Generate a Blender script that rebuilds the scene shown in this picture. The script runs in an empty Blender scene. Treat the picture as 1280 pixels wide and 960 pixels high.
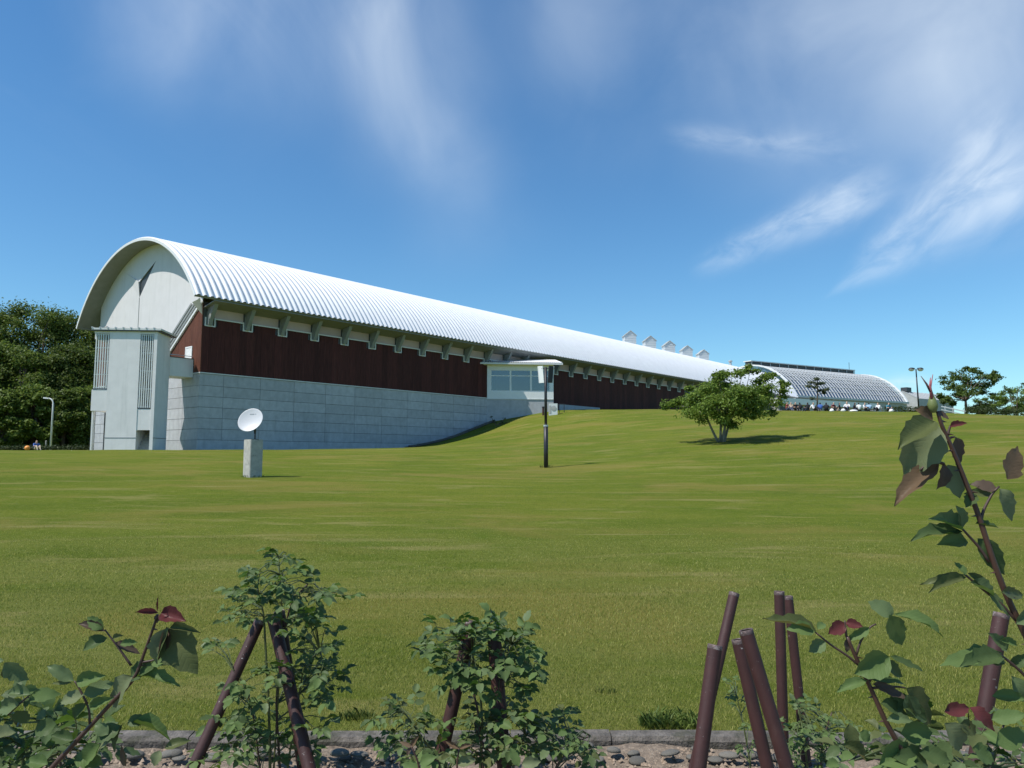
import bpy, bmesh, math, random
import numpy as np
from mathutils import Vector, Matrix

random.seed(7); RNG = np.random.default_rng(7)
S = bpy.context.scene
COL = S.collection
R = math.radians

# ------------------------------------------------------------------ camera
# the eye is the origin of heights (z = 0 is eye level, 1.6 m above the rose bed)
F = 935.0
TH = math.atan(91 / F); CT, ST = math.cos(TH), math.sin(TH)
cam_d = bpy.data.cameras.new('camera'); cam = bpy.data.objects.new('camera', cam_d); COL.objects.link(cam)
cam_d.sensor_width = 36; cam_d.lens = 36 * F / 1280; cam_d.clip_start = 0.05; cam_d.clip_end = 6000
cam.rotation_euler = (math.pi / 2 + TH, 0, 0)
S.camera = cam

# ------------------------------------------------------------------ light
SUN_EL = R(57); SUN_H = Vector((-0.88, -0.475)).normalized()
sun_dir = Vector((SUN_H.x * math.cos(SUN_EL), SUN_H.y * math.cos(SUN_EL), math.sin(SUN_EL)))
sd = bpy.data.lights.new('sun', 'SUN'); sd.energy = 3.6; sd.angle = R(0.5); sd.color = (1.0, 0.955, 0.88)
so = bpy.data.objects.new('sun', sd); COL.objects.link(so)
so.rotation_euler = sun_dir.to_track_quat('Z', 'Y').to_euler(); so.location = (-60, -20, 90)

S.view_settings.view_transform = 'Standard'; S.view_settings.look = 'None'
S.view_settings.gamma = 1.0; S.view_settings.exposure = 0.55; S.view_settings.use_curve_mapping = False
S.cycles.use_denoising = True
S.cycles.max_bounces = 8; S.cycles.transparent_max_bounces = 12

def px_dir(px, py):
    a = (px - 640) / F; b = (480 - py) / F
    return Vector((a, CT - b * ST, ST + b * CT))
def P(px, py, Y):
    d = px_dir(px, py); return d * (Y / d.y)

class NT:
    """small helper for node trees"""
    def __init__(s, tree): s.t = tree; s.n = tree.nodes; s.l = tree.links
    def add(s, typ, **kw):
        n = s.n.new(typ)
        for k, v in kw.items(): setattr(n, k, v)
        return n
    def put(s, node, key, val):
        if isinstance(val, bpy.types.NodeSocket): s.l.new(val, node.inputs[key])
        else: node.inputs[key].default_value = val
    def math(s, op, a, b=None, c=None, clamp=False):
        n = s.add('ShaderNodeMath', operation=op, use_clamp=clamp); s.put(n, 0, a)
        if b is not None: s.put(n, 1, b)
        if c is not None: s.put(n, 2, c)
        return n.outputs[0]
    def noise(s, vec, scale, detail=4, rough=.55, dist=0.0):
        n = s.add('ShaderNodeTexNoise'); s.put(n, 'Vector', vec); s.put(n, 'Scale', scale)
        s.put(n, 'Detail', detail); s.put(n, 'Roughness', rough); s.put(n, 'Distortion', dist)
        return n.outputs['Fac']
    def mapping(s, vec, scale=(1, 1, 1), rot=(0, 0, 0)):
        n = s.add('ShaderNodeMapping'); s.put(n, 'Vector', vec); n.inputs['Scale'].default_value = scale
        n.inputs['Rotation'].default_value = rot; return n.outputs[0]
    def ramp(s, fac, stops):
        n = s.add('ShaderNodeValToRGB'); s.put(n, 0, fac)
        e = n.color_ramp.elements
        while len(e) < len(stops): e.new(.5)
        for i, (p, c) in enumerate(stops):
            e[i].position = p; e[i].color = (*c, 1) if not isinstance(c, (int, float)) else (c, c, c, 1)
        return n.outputs[0]
    def mix(s, fac, a, b, blend='MIX'):
        n = s.add('ShaderNodeMix', data_type='RGBA', blend_type=blend)
        s.put(n, 0, fac)
        for k, v in ((6, a), (7, b)):
            if isinstance(v, (tuple, list)): n.inputs[k].default_value = (*v[:3], 1)
            else: s.l.new(v, n.inputs[k])
        return n.outputs[2]
    def smooth(s, x, a, b):
        n = s.add('ShaderNodeMapRange', interpolation_type='SMOOTHSTEP'); s.put(n, 0, x); s.put(n, 1, a); s.put(n, 2, b)
        s.put(n, 3, 0.0); s.put(n, 4, 1.0); return n.outputs[0]

# ------------------------------------------------------------------ sky
W = bpy.data.worlds.new('World'); S.world = W; W.use_nodes = True
W.cycles.sampling_method = 'MANUAL'; W.cycles.sample_map_resolution = 512
w = NT(W.node_tree); w.n.clear()
wo = w.add('ShaderNodeOutputWorld'); bg = w.add('ShaderNodeBackground'); w.l.new(bg.outputs[0], wo.inputs[0])
sky = w.add('ShaderNodeTexSky', sky_type='NISHITA', sun_disc=False)
sky.sun_elevation = SUN_EL; sky.sun_rotation = math.atan2(SUN_H.x, SUN_H.y)
sky.altitude = 100; sky.air_density = 1.1; sky.dust_density = 0.15; sky.ozone_density = 1.8
tc = w.add('ShaderNodeTexCoord'); sep = w.add('ShaderNodeSeparateXYZ'); w.l.new(tc.outputs['Generated'], sep.inputs[0])
az = w.math('ARCTAN2', sep.outputs[0], sep.outputs[1]); el = w.math('ARCSINE', sep.outputs[2])
def ae(px, py):
    d = px_dir(px, py).normalized(); return math.atan2(d.x, d.y), math.asin(d.z)
cloud = None
# cirrus: (start, end) of each streak, half width at start / end (radians), strength, noise scale
STREAKS = [((880, 332), (1112, 222), .012, .024, .60, 14), ((1050, 360), (1300, 175), .006, .060, .76, 10),
           ((838, 165), (1075, 186), .012, .018, .26, 16),
           ((440, -60), (560, 180), .13, .075, .50, 6), ((900, 90), (1330, -40), .13, .19, .50, 5),
           ((120, 40), (330, -40), .06, .10, .26, 7), ((640, 30), (900, -40), .10, .16, .26, 6),
           ((1105, 120), (1330, 60), .09, .12, .30, 8), ((1085, 482), (1160, 476), .006, .010, .45, 30),
           ((560, 170), (590, 300), .05, .071, .12, 6)]
for (a, b, w0, w1, st, ns) in STREAKS:
    (a0, e0), (a1, e1) = ae(*a), ae(*b)
    L = math.hypot(a1 - a0, e1 - e0); ux, uy = (a1 - a0) / L, (e1 - e0) / L
    dx = w.math('SUBTRACT', az, a0); dy = w.math('SUBTRACT', el, e0)
    al = w.math('DIVIDE', w.math('ADD', w.math('MULTIPLY', dx, ux), w.math('MULTIPLY', dy, uy)), L)
    pe = w.math('ADD', w.math('MULTIPLY', dx, -uy), w.math('MULTIPLY', dy, ux))
    comb = w.add('ShaderNodeCombineXYZ'); w.put(comb, 0, w.math('MULTIPLY', al, L)); w.put(comb, 1, w.math('MULTIPLY', pe, 2.4 if w1 < .07 else 1.1)); comb.inputs[2].default_value = a0 * 7 + e0 * 3
    n1 = w.noise(comb.outputs[0], ns * (1.25 if w1 < .07 else .9), 5, .56 if w1 < .07 else .5, .45)
    n2 = w.noise(comb.outputs[0], ns * .45, 1, .5, .3)
    wid = w.math('MAXIMUM', w.math('MULTIPLY_ADD', al, w1 - w0, w0), .003)
    pw = w.math('ADD', pe, w.math('MULTIPLY', w.math('SUBTRACT', n2, .5), wid))       # ragged centre line
    q = w.math('DIVIDE', pw, wid); g = w.math('EXPONENT', w.math('MULTIPLY', w.math('MULTIPLY', q, q), -1.0))
    ends = w.math('MULTIPLY', w.smooth(al, -.12, .25), w.math('SUBTRACT', 1.0, w.smooth(al, .72, 1.12)))
    if w1 > .07: ends = w.math('MULTIPLY', w.smooth(al, -.25, .35), w.math('SUBTRACT', 1.0, w.smooth(al, .8, 1.5)))
    tex = w.smooth(w.math('MULTIPLY_ADD', n1, .75, w.math('MULTIPLY', n2, .35)), *((.24, .90) if w1 < .07 else (.14, .98)))
    f = w.math('MULTIPLY', w.math('MULTIPLY', g, ends), w.math('MULTIPLY', tex, st))
    cloud = f if cloud is None else w.math('ADD', cloud, f)
# thin veil of cirrus over the whole upper sky
zc = w.math('MAXIMUM', sep.outputs[2], .08)
pl = w.add('ShaderNodeCombineXYZ'); w.put(pl, 0, w.math('DIVIDE', sep.outputs[0], zc)); w.put(pl, 1, w.math('DIVIDE', sep.outputs[1], zc))
veil = w.noise(w.mapping(pl.outputs[0], (.8, .35, 1), (0, 0, R(35))), 1.6, 6, .6, .8)
veil = w.math('MULTIPLY', w.smooth(veil, .46, .85), w.math('MULTIPLY', w.smooth(el, R(16), R(40)), .22))
cloud = w.math('MINIMUM', w.math('ADD', cloud, veil), .85)
skyc = w.add('ShaderNodeHueSaturation'); w.l.new(sky.outputs[0], skyc.inputs['Color']); skyc.inputs['Saturation'].default_value = 1.12
skyt = w.mix(1.0, skyc.outputs[0], (.58, .85, .98), 'MULTIPLY')
SKY_K = 0.10
col = w.mix(cloud, skyt, (6.7, 7.4, 8.0))
w.l.new(col, bg.inputs[0]); bg.inputs[1].default_value = SKY_K

# ------------------------------------------------------------------ materials
MATS = {}
def mat(name, base, rough=.6, var=0.0, scale=8.0, bump=0.0, bscale=60.0, metal=0.0, spec=.5, stretch=(1, 1, 1), coords='Object', extra=None, objvar=0.0):
    m = bpy.data.materials.new(name); m.use_nodes = True; MATS[name] = m
    t = NT(m.node_tree); bs = t.n['Principled BSDF']
    tcn = t.add('ShaderNodeTexCoord'); vec = t.mapping(tcn.outputs[coords], stretch)
    base = tuple(base)
    c = None
    if var:
        n = t.noise(vec, scale, 6, .6)
        lo = tuple(max(0, x * (1 - var)) for x in base); hi = tuple(min(1, x * (1 + var)) for x in base)
        c = t.ramp(n, [(.3, lo), (.7, hi)])
    if objvar:
        oi = t.add('ShaderNodeObjectInfo')
        k = t.math('MULTIPLY_ADD', oi.outputs['Random'], 2 * objvar, 1 - objvar)
        cc = t.add('ShaderNodeCombineColor')
        for i in range(3): t.put(cc, i, k)
        c = t.mix(1.0, c if c is not None else base, cc.outputs[0], 'MULTIPLY')
    if extra: c = extra(t, c if c is not None else base, vec)
    if c is None: bs.inputs['Base Color'].default_value = (*base, 1)
    else: t.l.new(c, bs.inputs['Base Color'])
    bs.inputs['Roughness'].default_value = rough; bs.inputs['Metallic'].default_value = metal
    bs.inputs['Specular IOR Level'].default_value = spec
    if bump:
        bn = t.add('ShaderNodeBump'); bn.inputs['Strength'].default_value = bump; bn.inputs['Distance'].default_value = .02
        t.l.new(t.noise(vec, bscale, 5, .6), bn.inputs['Height']); t.l.new(bn.outputs[0], bs.inputs['Normal'])
    return m

def streaks(dark, amount, sx=6.0, sz=.35):
    """vertical rain streaks and stains on a wall"""
    def f(t, c, vec):
        n = t.noise(t.mapping(vec, (sx, sx, sz)), 1.0, 5, .65)
        k = t.math('MULTIPLY', t.smooth(n, .48, .78), amount)
        return t.mix(k, c, dark)
    return f
def two(colour, amount, scale, lo=.5, hi=.65):
    def f(t, c, vec):
        return t.mix(t.math('MULTIPLY', t.smooth(t.noise(vec, scale, 5, .65), lo, hi), amount), c, colour)
    return f

mat('roof_metal', (.80, .81, .82), .42, .04, 1.5, 0, metal=.15, extra=streaks((.62, .63, .64), .25, 1.2, 1.2))
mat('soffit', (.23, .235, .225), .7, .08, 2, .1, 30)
mat('white_wall', (.615, .60, .60), .65, .04, 1.2, .05, 40, extra=streaks((.46, .46, .44), .40, 2.4, .20))
mat('tower_wall', (.765, .745, .735), .7, .05, 1.5, .08, 40, extra=streaks((.48, .49, .47), .42, 2.5, .20))
mat('brown_wall', (.070, .0185, .0150), .75, .25, 3, .15, 30, stretch=(5, 5, .35), spec=.25)
mat('brown_board', (.070, .0185, .0150), .72, .35, 3, .15, 30, stretch=(5, 5, .35), spec=.25, objvar=.22, extra=two((.11, .038, .028), .5, 1.6, .52, .70))
mat('sunlit_board', (.105, .038, .023), .75, .3, 3, .15, 30, stretch=(5, 5, .35), spec=.25, objvar=.15)  # brown boarding, brighter: the sun on the gable end is in the colour
mat('grey_panel', (.43, .435, .455), .6, .12, 2.5, .08, 50, extra=streaks((.29, .295, .31), .50, 2.5, .3), objvar=.08)
mat('joint', (.10, .11, .12), .8)
mat('trim', (.68, .69, .68), .5, .05, 3)
mat('bracket', (.24, .255, .25), .65, .10, 3, .05)
mat('band_panel', (.50, .385, .365), .7, .06, 1.5, 0, objvar=.10)
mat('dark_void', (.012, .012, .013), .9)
mat('dark_metal', (.03, .03, .034), .45, .15, 8, metal=.3)
mat('white_paint', (.78, .79, .78), .45, .04, 4)
mat('bar_paint', (.66, .69, .68), .45, .06, 5)
mat('galv', (.55, .56, .56), .4, .08, 12, metal=.5)
mat('concrete', (.40, .39, .35), .85, .18, 6, .25, 45, extra=two((.14, .14, .12), .6, 5.0, .55, .75))
mat('kerb', (.135, .120, .105), .95, .45, 14, .9, 45, extra=two((.055, .055, .035), .75, 9.0, .46, .62))
mat('stone', (.15, .14, .12), .9, .25, 12, .5, 50, objvar=.28)
mat('dish_white', (.62, .62, .635), .35, .03, 6)
mat('print_grey', (.42, .43, .45), .6)
mat('cloth_white', (.75, .75, .74), .8, .05, 20)
mat('bark', (.13, .10, .075), .9, .35, 18, .6, 50, stretch=(1, 1, .25))
mat('pale_bark', (.24, .22, .18), .9, .3, 14, .5, 45, stretch=(1, 1, .25))
mat('asphalt', (.09, .09, .09), .9, .15, 10, .2)
mat('orange', (.85, .32, .06), .5)
mat('greenhouse_bar', (.50, .52, .53), .4, .04, 2)
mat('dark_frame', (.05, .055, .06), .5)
mat('grey_wall', (.40, .41, .40), .7, .1, 1.2, .05, 30)
mat('planting', (.06, .075, .05), .9, .5, .8)
mat('vent_paint', (.55, .58, .60), .5, .05, 4)
mat('shade_cloth', (.135, .155, .165), .9, .35, .5)
mat('mound', (.30, .26, .20), .9, .3, 20, .4, 40)

def glass(name, tint, k, spec_rough=.03, refl=1.0):
    m = bpy.data.materials.new(name); m.use_nodes = True; MATS[name] = m
    t = NT(m.node_tree); t.n.clear()
    o = t.add('ShaderNodeOutputMaterial'); mx = t.add('ShaderNodeMixShader'); tr = t.add('ShaderNodeBsdfTransparent'); gl = t.add('ShaderNodeBsdfGlossy')
    tr.inputs[0].default_value = (*tint, 1); gl.inputs[1].default_value = spec_rough; gl.inputs[0].default_value = (.92, .95, 1, 1)
    fr = t.add('ShaderNodeFresnel'); fr.inputs[0].default_value = 1.5
    t.l.new(t.math('MULTIPLY_ADD', fr.outputs[0], refl, k, clamp=True), mx.inputs[0])
    t.l.new(tr.outputs[0], mx.inputs[1]); t.l.new(gl.outputs[0], mx.inputs[2]); t.l.new(mx.outputs[0], o.inputs[0])
glass('window_glass', (.50, .56, .56), .10)
glass('roof_glass', (.66, .69, .69), .02, .2, .35)

def pipe_paint():
    m = mat('pipe_paint', (.047, .0165, .0145), .6, .18, 14, .06, 90)
    t = NT(m.node_tree); bs = t.n['Principled BSDF']; tcn = t.add('ShaderNodeTexCoord')
    c = bs.inputs['Base Color'].links[0].from_socket
    n1 = t.noise(tcn.outputs['Object'], 55, 4, .7); n2 = t.noise(tcn.outputs['Object'], 9, 3, .6)
    chip = t.math('MULTIPLY', t.smooth(n1, .645, .70), t.smooth(n2, .52, .64))
    dust = t.math('MULTIPLY', t.smooth(t.noise(t.mapping(tcn.outputs['Object'], (1, 1, .25)), 30, 5, .7), .5, .8), .35)
    c = t.mix(dust, c, (.105, .055, .046)); c = t.mix(chip, c, (.50, .47, .45))
    t.l.new(c, bs.inputs['Base Color'])
pipe_paint()
mat('pipe_rim', (.12, .085, .08), .6, .5, 60, .3, metal=.2, extra=two((.40, .36, .34), .5, 45.0, .56, .62))
mat('pipe_inside', (.018, .012, .010), .9)

def leaf_mat(name, top, back, rough=.5, trans=.30, veins=True, spec=.13):
    m = bpy.data.materials.new(name); m.use_nodes = True; MATS[name] = m
    t = NT(m.node_tree); t.n.clear()
    o = t.add('ShaderNodeOutputMaterial'); bs = t.add('ShaderNodeBsdfPrincipled'); tl = t.add('ShaderNodeBsdfTranslucent'); mx = t.add('ShaderNodeMixShader')
    tcn = t.add('ShaderNodeTexCoord'); g = t.add('ShaderNodeNewGeometry'); oi = t.add('ShaderNodeObjectInfo')
    n = t.noise(tcn.outputs['Object'], 2.2, 4, .6)
    k = t.math('ADD', t.math('MULTIPLY', n, .5), t.math('MULTIPLY', oi.outputs['Random'], .65))
    c = t.ramp(k, [(.15, (top[0] * .55, top[1] * .66, top[2] * .6)), (.55, top), (.95, (min(1, top[0] * 1.85), min(1, top[1] * 1.5), top[2] * 1.2))])
    spot = t.math('MULTIPLY', t.smooth(t.noise(tcn.outputs['Object'], 7.5, 3, .6), .64, .70), t.smooth(oi.outputs['Random'], .45, .8)); c = t.mix(t.math('MULTIPLY', spot, .55), c, (.11, .075, .03))
    if veins:
        sx = t.add('ShaderNodeSeparateXYZ'); t.l.new(tcn.outputs['Object'], sx.inputs[0])
        ay = t.math('ABSOLUTE', sx.outputs[1])
        v = t.math('SINE', t.math('MULTIPLY', t.math('SUBTRACT', sx.outputs[0], t.math('MULTIPLY', ay, .55)), 58.0))
        side = t.math('MULTIPLY', t.smooth(v, .86, 1.0), .16)
        mid = t.math('MULTIPLY', t.math('SUBTRACT', 1.0, t.smooth(ay, .008, .03)), .7)
        c = t.mix(t.math('MAXIMUM', side, mid), c, tuple(min(1, x * 1.9 + .01) for x in top))
        bn = t.add('ShaderNodeBump'); bn.inputs['Strength'].default_value = .14; bn.inputs['Distance'].default_value = .01
        t.l.new(t.math('SUBTRACT', n, t.math('MULTIPLY', t.smooth(v, .4, 1.0), .35)), bn.inputs['Height']); t.l.new(bn.outputs[0], bs.inputs['Normal'])
    c = t.mix(g.outputs['Backfacing'], c, back)
    t.l.new(c, bs.inputs['Base Color']); t.l.new(c, tl.inputs[0])
    bs.inputs['Roughness'].default_value = rough; bs.inputs['Specular IOR Level'].default_value = spec
    mx.inputs[0].default_value = trans
    t.l.new(bs.outputs[0], mx.inputs[1]); t.l.new(tl.outputs[0], mx.inputs[2]); t.l.new(mx.outputs[0], o.inputs[0])
leaf_mat('leaf_green', (.076, .150, .024), (.12, .18, .06), .5)
leaf_mat('leaf_dark', (.038, .082, .015), (.08, .12, .045), .45)
leaf_mat('leaf_pale', (.150, .200, .080), (.17, .20, .10), .5)
leaf_mat('leaf_blue', (.085, .165, .042), (.13, .18, .08), .42)
leaf_mat('leaf_olive', (.085, .105, .030), (.11, .13, .05), .4)
leaf_mat('leaf_rust', (.13, .075, .038), (.15, .10, .06), .45)
leaf_mat('leaf_brown', (.070, .045, .036), (.11, .08, .06), .4)
leaf_mat('leaf_red', (.12, .022, .024), (.13, .04, .04), .35)

def crown_mat(name, a, b, c3, trans=.25, rough=.55):
    m = bpy.data.materials.new(name); m.use_nodes = True; MATS[name] = m
    t = NT(m.node_tree); t.n.clear()
    o = t.add('ShaderNodeOutputMaterial'); bs = t.add('ShaderNodeBsdfPrincipled'); tl = t.add('ShaderNodeBsdfTranslucent'); mx = t.add('ShaderNodeMixShader')
    g = t.add('ShaderNodeNewGeometry'); oi = t.add('ShaderNodeObjectInfo'); tcn = t.add('ShaderNodeTexCoord')
    k = t.math('ADD', t.math('MULTIPLY', g.outputs['Random Per Island'], .55), t.math('MULTIPLY', t.noise(tcn.outputs['Object'], .9, 3), .45))
    c = t.ramp(k, [(.15, a), (.5, b), (.88, c3)])
    kk = t.math('MULTIPLY_ADD', oi.outputs['Random'], .5, .75); cc = t.add('ShaderNodeCombineColor')
    for i in range(3): t.put(cc, i, kk)
    c = t.mix(1.0, c, cc.outputs[0], 'MULTIPLY')
    t.l.new(c, bs.inputs['Base Color']); t.l.new(c, tl.inputs[0]); bs.inputs['Roughness'].default_value = rough; bs.inputs['Specular IOR Level'].default_value = .3
    mx.inputs[0].default_value = trans; t.l.new(bs.outputs[0], mx.inputs[1]); t.l.new(tl.outputs[0], mx.inputs[2]); t.l.new(mx.outputs[0], o.inputs[0])
crown_mat('forest_leaf', (.060, .098, .015), (.112, .165, .026), (.185, .235, .042), .42)
crown_mat('maple_leaf', (.065, .110, .016), (.130, .200, .030), (.215, .290, .050), .42)
crown_mat('oak_leaf', (.060, .105, .018), (.115, .180, .032), (.180, .245, .050), .42)
crown_mat('pine_leaf', (.045, .060, .028), (.075, .095, .045), (.11, .13, .06), .2)
crown_mat('hedge_leaf', (.035, .055, .018), (.058, .085, .026), (.09, .12, .036), .25)
crown_mat('grass_blade', (.115, .155, .020), (.245, .275, .048), (.56, .50, .18), .5, .6)
crown_mat('weed_leaf', (.07, .11, .022), (.11, .16, .034), (.18, .22, .06), .35)

def lawn_mat():
    m = bpy.data.materials.new('lawn'); m.use_nodes = True; MATS['lawn'] = m
    t = NT(m.node_tree); bs = t.n['Principled BSDF']; tcn = t.add('ShaderNodeTexCoord'); v = tcn.outputs['Object']
    big = t.noise(v, .09, 5, .6, .4); mid = t.noise(t.mapping(v, (.5, 1.3, 1)), .7, 6, .65, .3); fine = t.noise(v, 24, 6, .75); speck = t.noise(v, 95, 3, .7)
    k = t.math('ADD', t.math('MULTIPLY', big, .45), t.math('MULTIPLY', mid, .40)); k = t.math('ADD', k, t.math('MULTIPLY', fine, .22))
    c = t.ramp(k, [(.40, (.080, .120, .012)), (.51, (.114, .154, .015)), (.58, (.144, .172, .020)), (.70, (.200, .190, .034))])
    grain = t.noise(v, 7, 5, .7); c = t.mix(t.math('MULTIPLY', t.smooth(grain, .50, .72), .45), c, (.215, .212, .062)); c = t.mix(t.math('MULTIPLY', t.smooth(grain, .50, .30), .40), c, (.070, .100, .016))
    near = t.add('ShaderNodeSeparateXYZ'); t.l.new(v, near.inputs[0]); worn = t.math('MULTIPLY', t.math('SUBTRACT', 1.0, t.smooth(near.outputs[1], 5.0, 16.0)), .55); c = t.mix(t.math('MULTIPLY', worn, t.smooth(mid, .30, .60)), c, (.205, .200, .070))
    c = t.mix(t.math('MULTIPLY', t.smooth(fine, .42, .72), .40), c, (.23, .235, .065))
    c = t.mix(t.math('MULTIPLY', t.smooth(speck, .45, .62), .45), c, (.035, .055, .010))
    patch = t.math('MULTIPLY', t.smooth(t.noise(t.mapping(v, (.6, 1.0, 1)), .26, 6, .66, .6), .48, .64), .70); c = t.mix(patch, c, (.198, .172, .044))
    lush = t.math('MULTIPLY', t.smooth(t.noise(t.mapping(v, (.5, 1.0, 1), (0, 0, .4)), .33, 6, .66, .6), .54, .70), .60); c = t.mix(lush, c, (.078, .128, .014))
    dry = t.math('MULTIPLY', t.smooth(t.noise(t.mapping(v, (.30, 1.5, 1)), 1.1, 6, .65, .5), .53, .69), .75)
    c = t.mix(dry, c, (.235, .215, .075))
    t.l.new(c, bs.inputs['Base Color']); bs.inputs['Roughness'].default_value = .95; bs.inputs['Specular IOR Level'].default_value = .03
    bn = t.add('ShaderNodeBump'); bn.inputs['Strength'].default_value = .8; bn.inputs['Distance'].default_value = .04
    t.l.new(t.math('ADD', fine, t.math('MULTIPLY', speck, .6)), bn.inputs['Height']); t.l.new(bn.outputs[0], bs.inputs['Normal'])
lawn_mat()
mat('soil', (.215, .165, .120), .95, .40, 22, .9, 70, extra=two((.36, .29, .215), .55, 38.0, .50, .64))
mat('clod', (.30, .23, .17), .95, .4, 30, .6, 60)

# ------------------------------------------------------------------ mesh helpers
ORG = {}
def link(o, parent=None, org=None):
    COL.objects.link(o)
    if parent is not None: o.parent = parent
    return o
def tag(o, label=None, cat=None, group=None, kind=None):
    if label: o['label'] = label
    if cat: o['category'] = cat
    if group: o['group'] = group
    if kind: o['kind'] = kind
    return o
def thing(name, loc, label, cat, group=None):
    e = bpy.data.objects.new(name, None); e.empty_display_size = .3; e.location = loc; COL.objects.link(e); ORG[e] = Vector(loc)
    return tag(e, label, cat, group)
def org(o): return ORG.get(o, Vector((0, 0, 0)))

class MB:
    def __init__(s): s.v = []; s.f = []; s.mi = []
    def add(s, verts, faces, mi=0):
        b = len(s.v); s.v += [tuple(x) for x in verts]; s.f += [tuple(i + b for i in f) for f in faces]; s.mi += [mi] * len(faces); return s
    def box(s, o, a, b, c, mi=0):
        """box from corner o with edge vectors a, b, c"""
        o, a, b, c = map(Vector, (o, a, b, c))
        if a.cross(b).dot(c) < 0: a, b = b, a
        vs = [o, o + a, o + a + b, o + b, o + c, o + a + c, o + a + b + c, o + b + c]
        return s.add(vs, [(3, 2, 1, 0), (4, 5, 6, 7), (0, 1, 5, 4), (1, 2, 6, 5), (2, 3, 7, 6), (3, 0, 4, 7)], mi)
    def bar(s, p, q, wd, ht, up=(0, 0, 1), mi=0):
        p, q = Vector(p), Vector(q); d = (q - p).normalized(); up = Vector(up)
        x = d.cross(up)
        if x.length < 1e-4: x = d.cross(Vector((1, 0, 0)))
        x.normalize(); y = x.cross(d).normalized()
        return s.box(p - x * wd / 2 - y * ht / 2, q - p, x * wd, y * ht, mi)
    def prism(s, poly, ext, mi=0):
        n = len(poly); poly = [Vector(p) for p in poly]; ext = Vector(ext)
        nr = Vector((0, 0, 0))
        for i in range(n): nr += (poly[i] - poly[0]).cross(poly[(i + 1) % n] - poly[0])
        if nr.dot(ext) > 0: poly = poly[::-1]
        vs = poly + [p + ext for p in poly]
        fs = [tuple(range(n)), tuple(range(2 * n - 1, n - 1, -1))] + [((i + 1) % n, i, n + i, n + (i + 1) % n) for i in range(n)]
        return s.add(vs, fs, mi)
    def tube(s, pts, rad, n=8, caps=True, mi=0):
        pts = [Vector(p) for p in pts]; m = len(pts)
        if not hasattr(rad, '__len__'): rad = [rad] * m
        d0 = (pts[1] - pts[0]).normalized(); x = d0.orthogonal().normalized(); vs = []
        for i in range(m):
            d = (pts[min(i + 1, m - 1)] - pts[max(i - 1, 0)]).normalized()
            x = (x - d * x.dot(d)).normalized(); y = d.cross(x)
            for k in range(n):
                a = 2 * math.pi * k / n; vs.append(pts[i] + (x * math.cos(a) + y * math.sin(a)) * rad[i])
        fs = [(i * n + k, i * n + (k + 1) % n, (i + 1) * n + (k + 1) % n, (i + 1) * n + k) for i in range(m - 1) for k in range(n)]
        if caps: fs += [tuple(range(n - 1, -1, -1)), tuple((m - 1) * n + k for k in range(n))]
        return s.add(vs, fs, mi)
    def lathe(s, o, axis, prof, n=16, mi=0):
        """prof: (radius, distance along axis)"""
        o, ax = Vector(o), Vector(axis).normalized(); x = ax.orthogonal().normalized(); y = ax.cross(x); vs = []
        for r, h in prof:
            for k in range(n):
                a = 2 * math.pi * k / n; vs.append(o + ax * h + (x * math.cos(a) + y * math.sin(a)) * r)
        m = len(prof)
        fs = [(i * n + k, i * n + (k + 1) % n, (i + 1) * n + (k + 1) % n, (i + 1) * n + k) for i in range(m - 1) for k in range(n)]
        return s.add(vs, fs, mi)
    def build(s, name, mats, parent=None, smooth=False, kind=None, label=None):
        o0 = org(parent) if parent else Vector((0, 0, 0))
        me = bpy.data.meshes.new(name)
        me.from_pydata([(v[0] - o0.x, v[1] - o0.y, v[2] - o0.z) for v in s.v], [], s.f)
        if isinstance(mats, str): mats = [mats]
        for m in mats: me.materials.append(MATS[m])
        if len(mats) > 1: me.polygons.foreach_set('material_index', s.mi)
        if smooth: me.polygons.foreach_set('use_smooth', [True] * len(me.polygons))
        me.update()
        o = bpy.data.objects.new(name, me); link(o, parent); ORG[o] = o0
        return tag(o, label, None, None, kind)

def np_mesh(name, verts, faces, m, parent=None, smooth=False, org0=None):
    """verts (N,3), faces (M,k) arrays"""
    o0 = org(parent) if parent else Vector((0, 0, 0))
    if org0 is not None: o0 = org0
    verts = np.asarray(verts, np.float32) - np.array(o0[:], np.float32)
    me = bpy.data.meshes.new(name); me.vertices.add(len(verts)); me.vertices.foreach_set('co', verts.ravel())
    faces = np.asarray(faces, np.int32); k = faces.shape[1]
    me.loops.add(faces.size); me.loops.foreach_set('vertex_index', faces.ravel())
    me.polygons.add(len(faces)); me.polygons.foreach_set('loop_start', np.arange(0, faces.size, k, dtype=np.int32))
    if smooth: me.polygons.foreach_set('use_smooth', np.ones(len(faces), bool))
    me.materials.append(MATS[m]); me.update(calc_edges=True); me.validate()
    o = bpy.data.objects.new(name, me); link(o, parent); ORG[o] = Vector(o0)
    return o

def fill_loops(loops):
    """triangulate a planar outline with holes -> verts, tris"""
    bm = bmesh.new()
    es = []
    for lp in loops:
        vs = [bm.verts.new(p) for p in lp]
        es += [bm.edges.new((vs[i], vs[(i + 1) % len(vs)])) for i in range(len(vs))]
    bmesh.ops.triangle_fill(bm, edges=es, use_beauty=True)
    bm.verts.index_update()
    out = [tuple(v.co) for v in bm.verts], [tuple(v.index for v in f.verts) for f in bm.faces]
    bm.free(); return out

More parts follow.
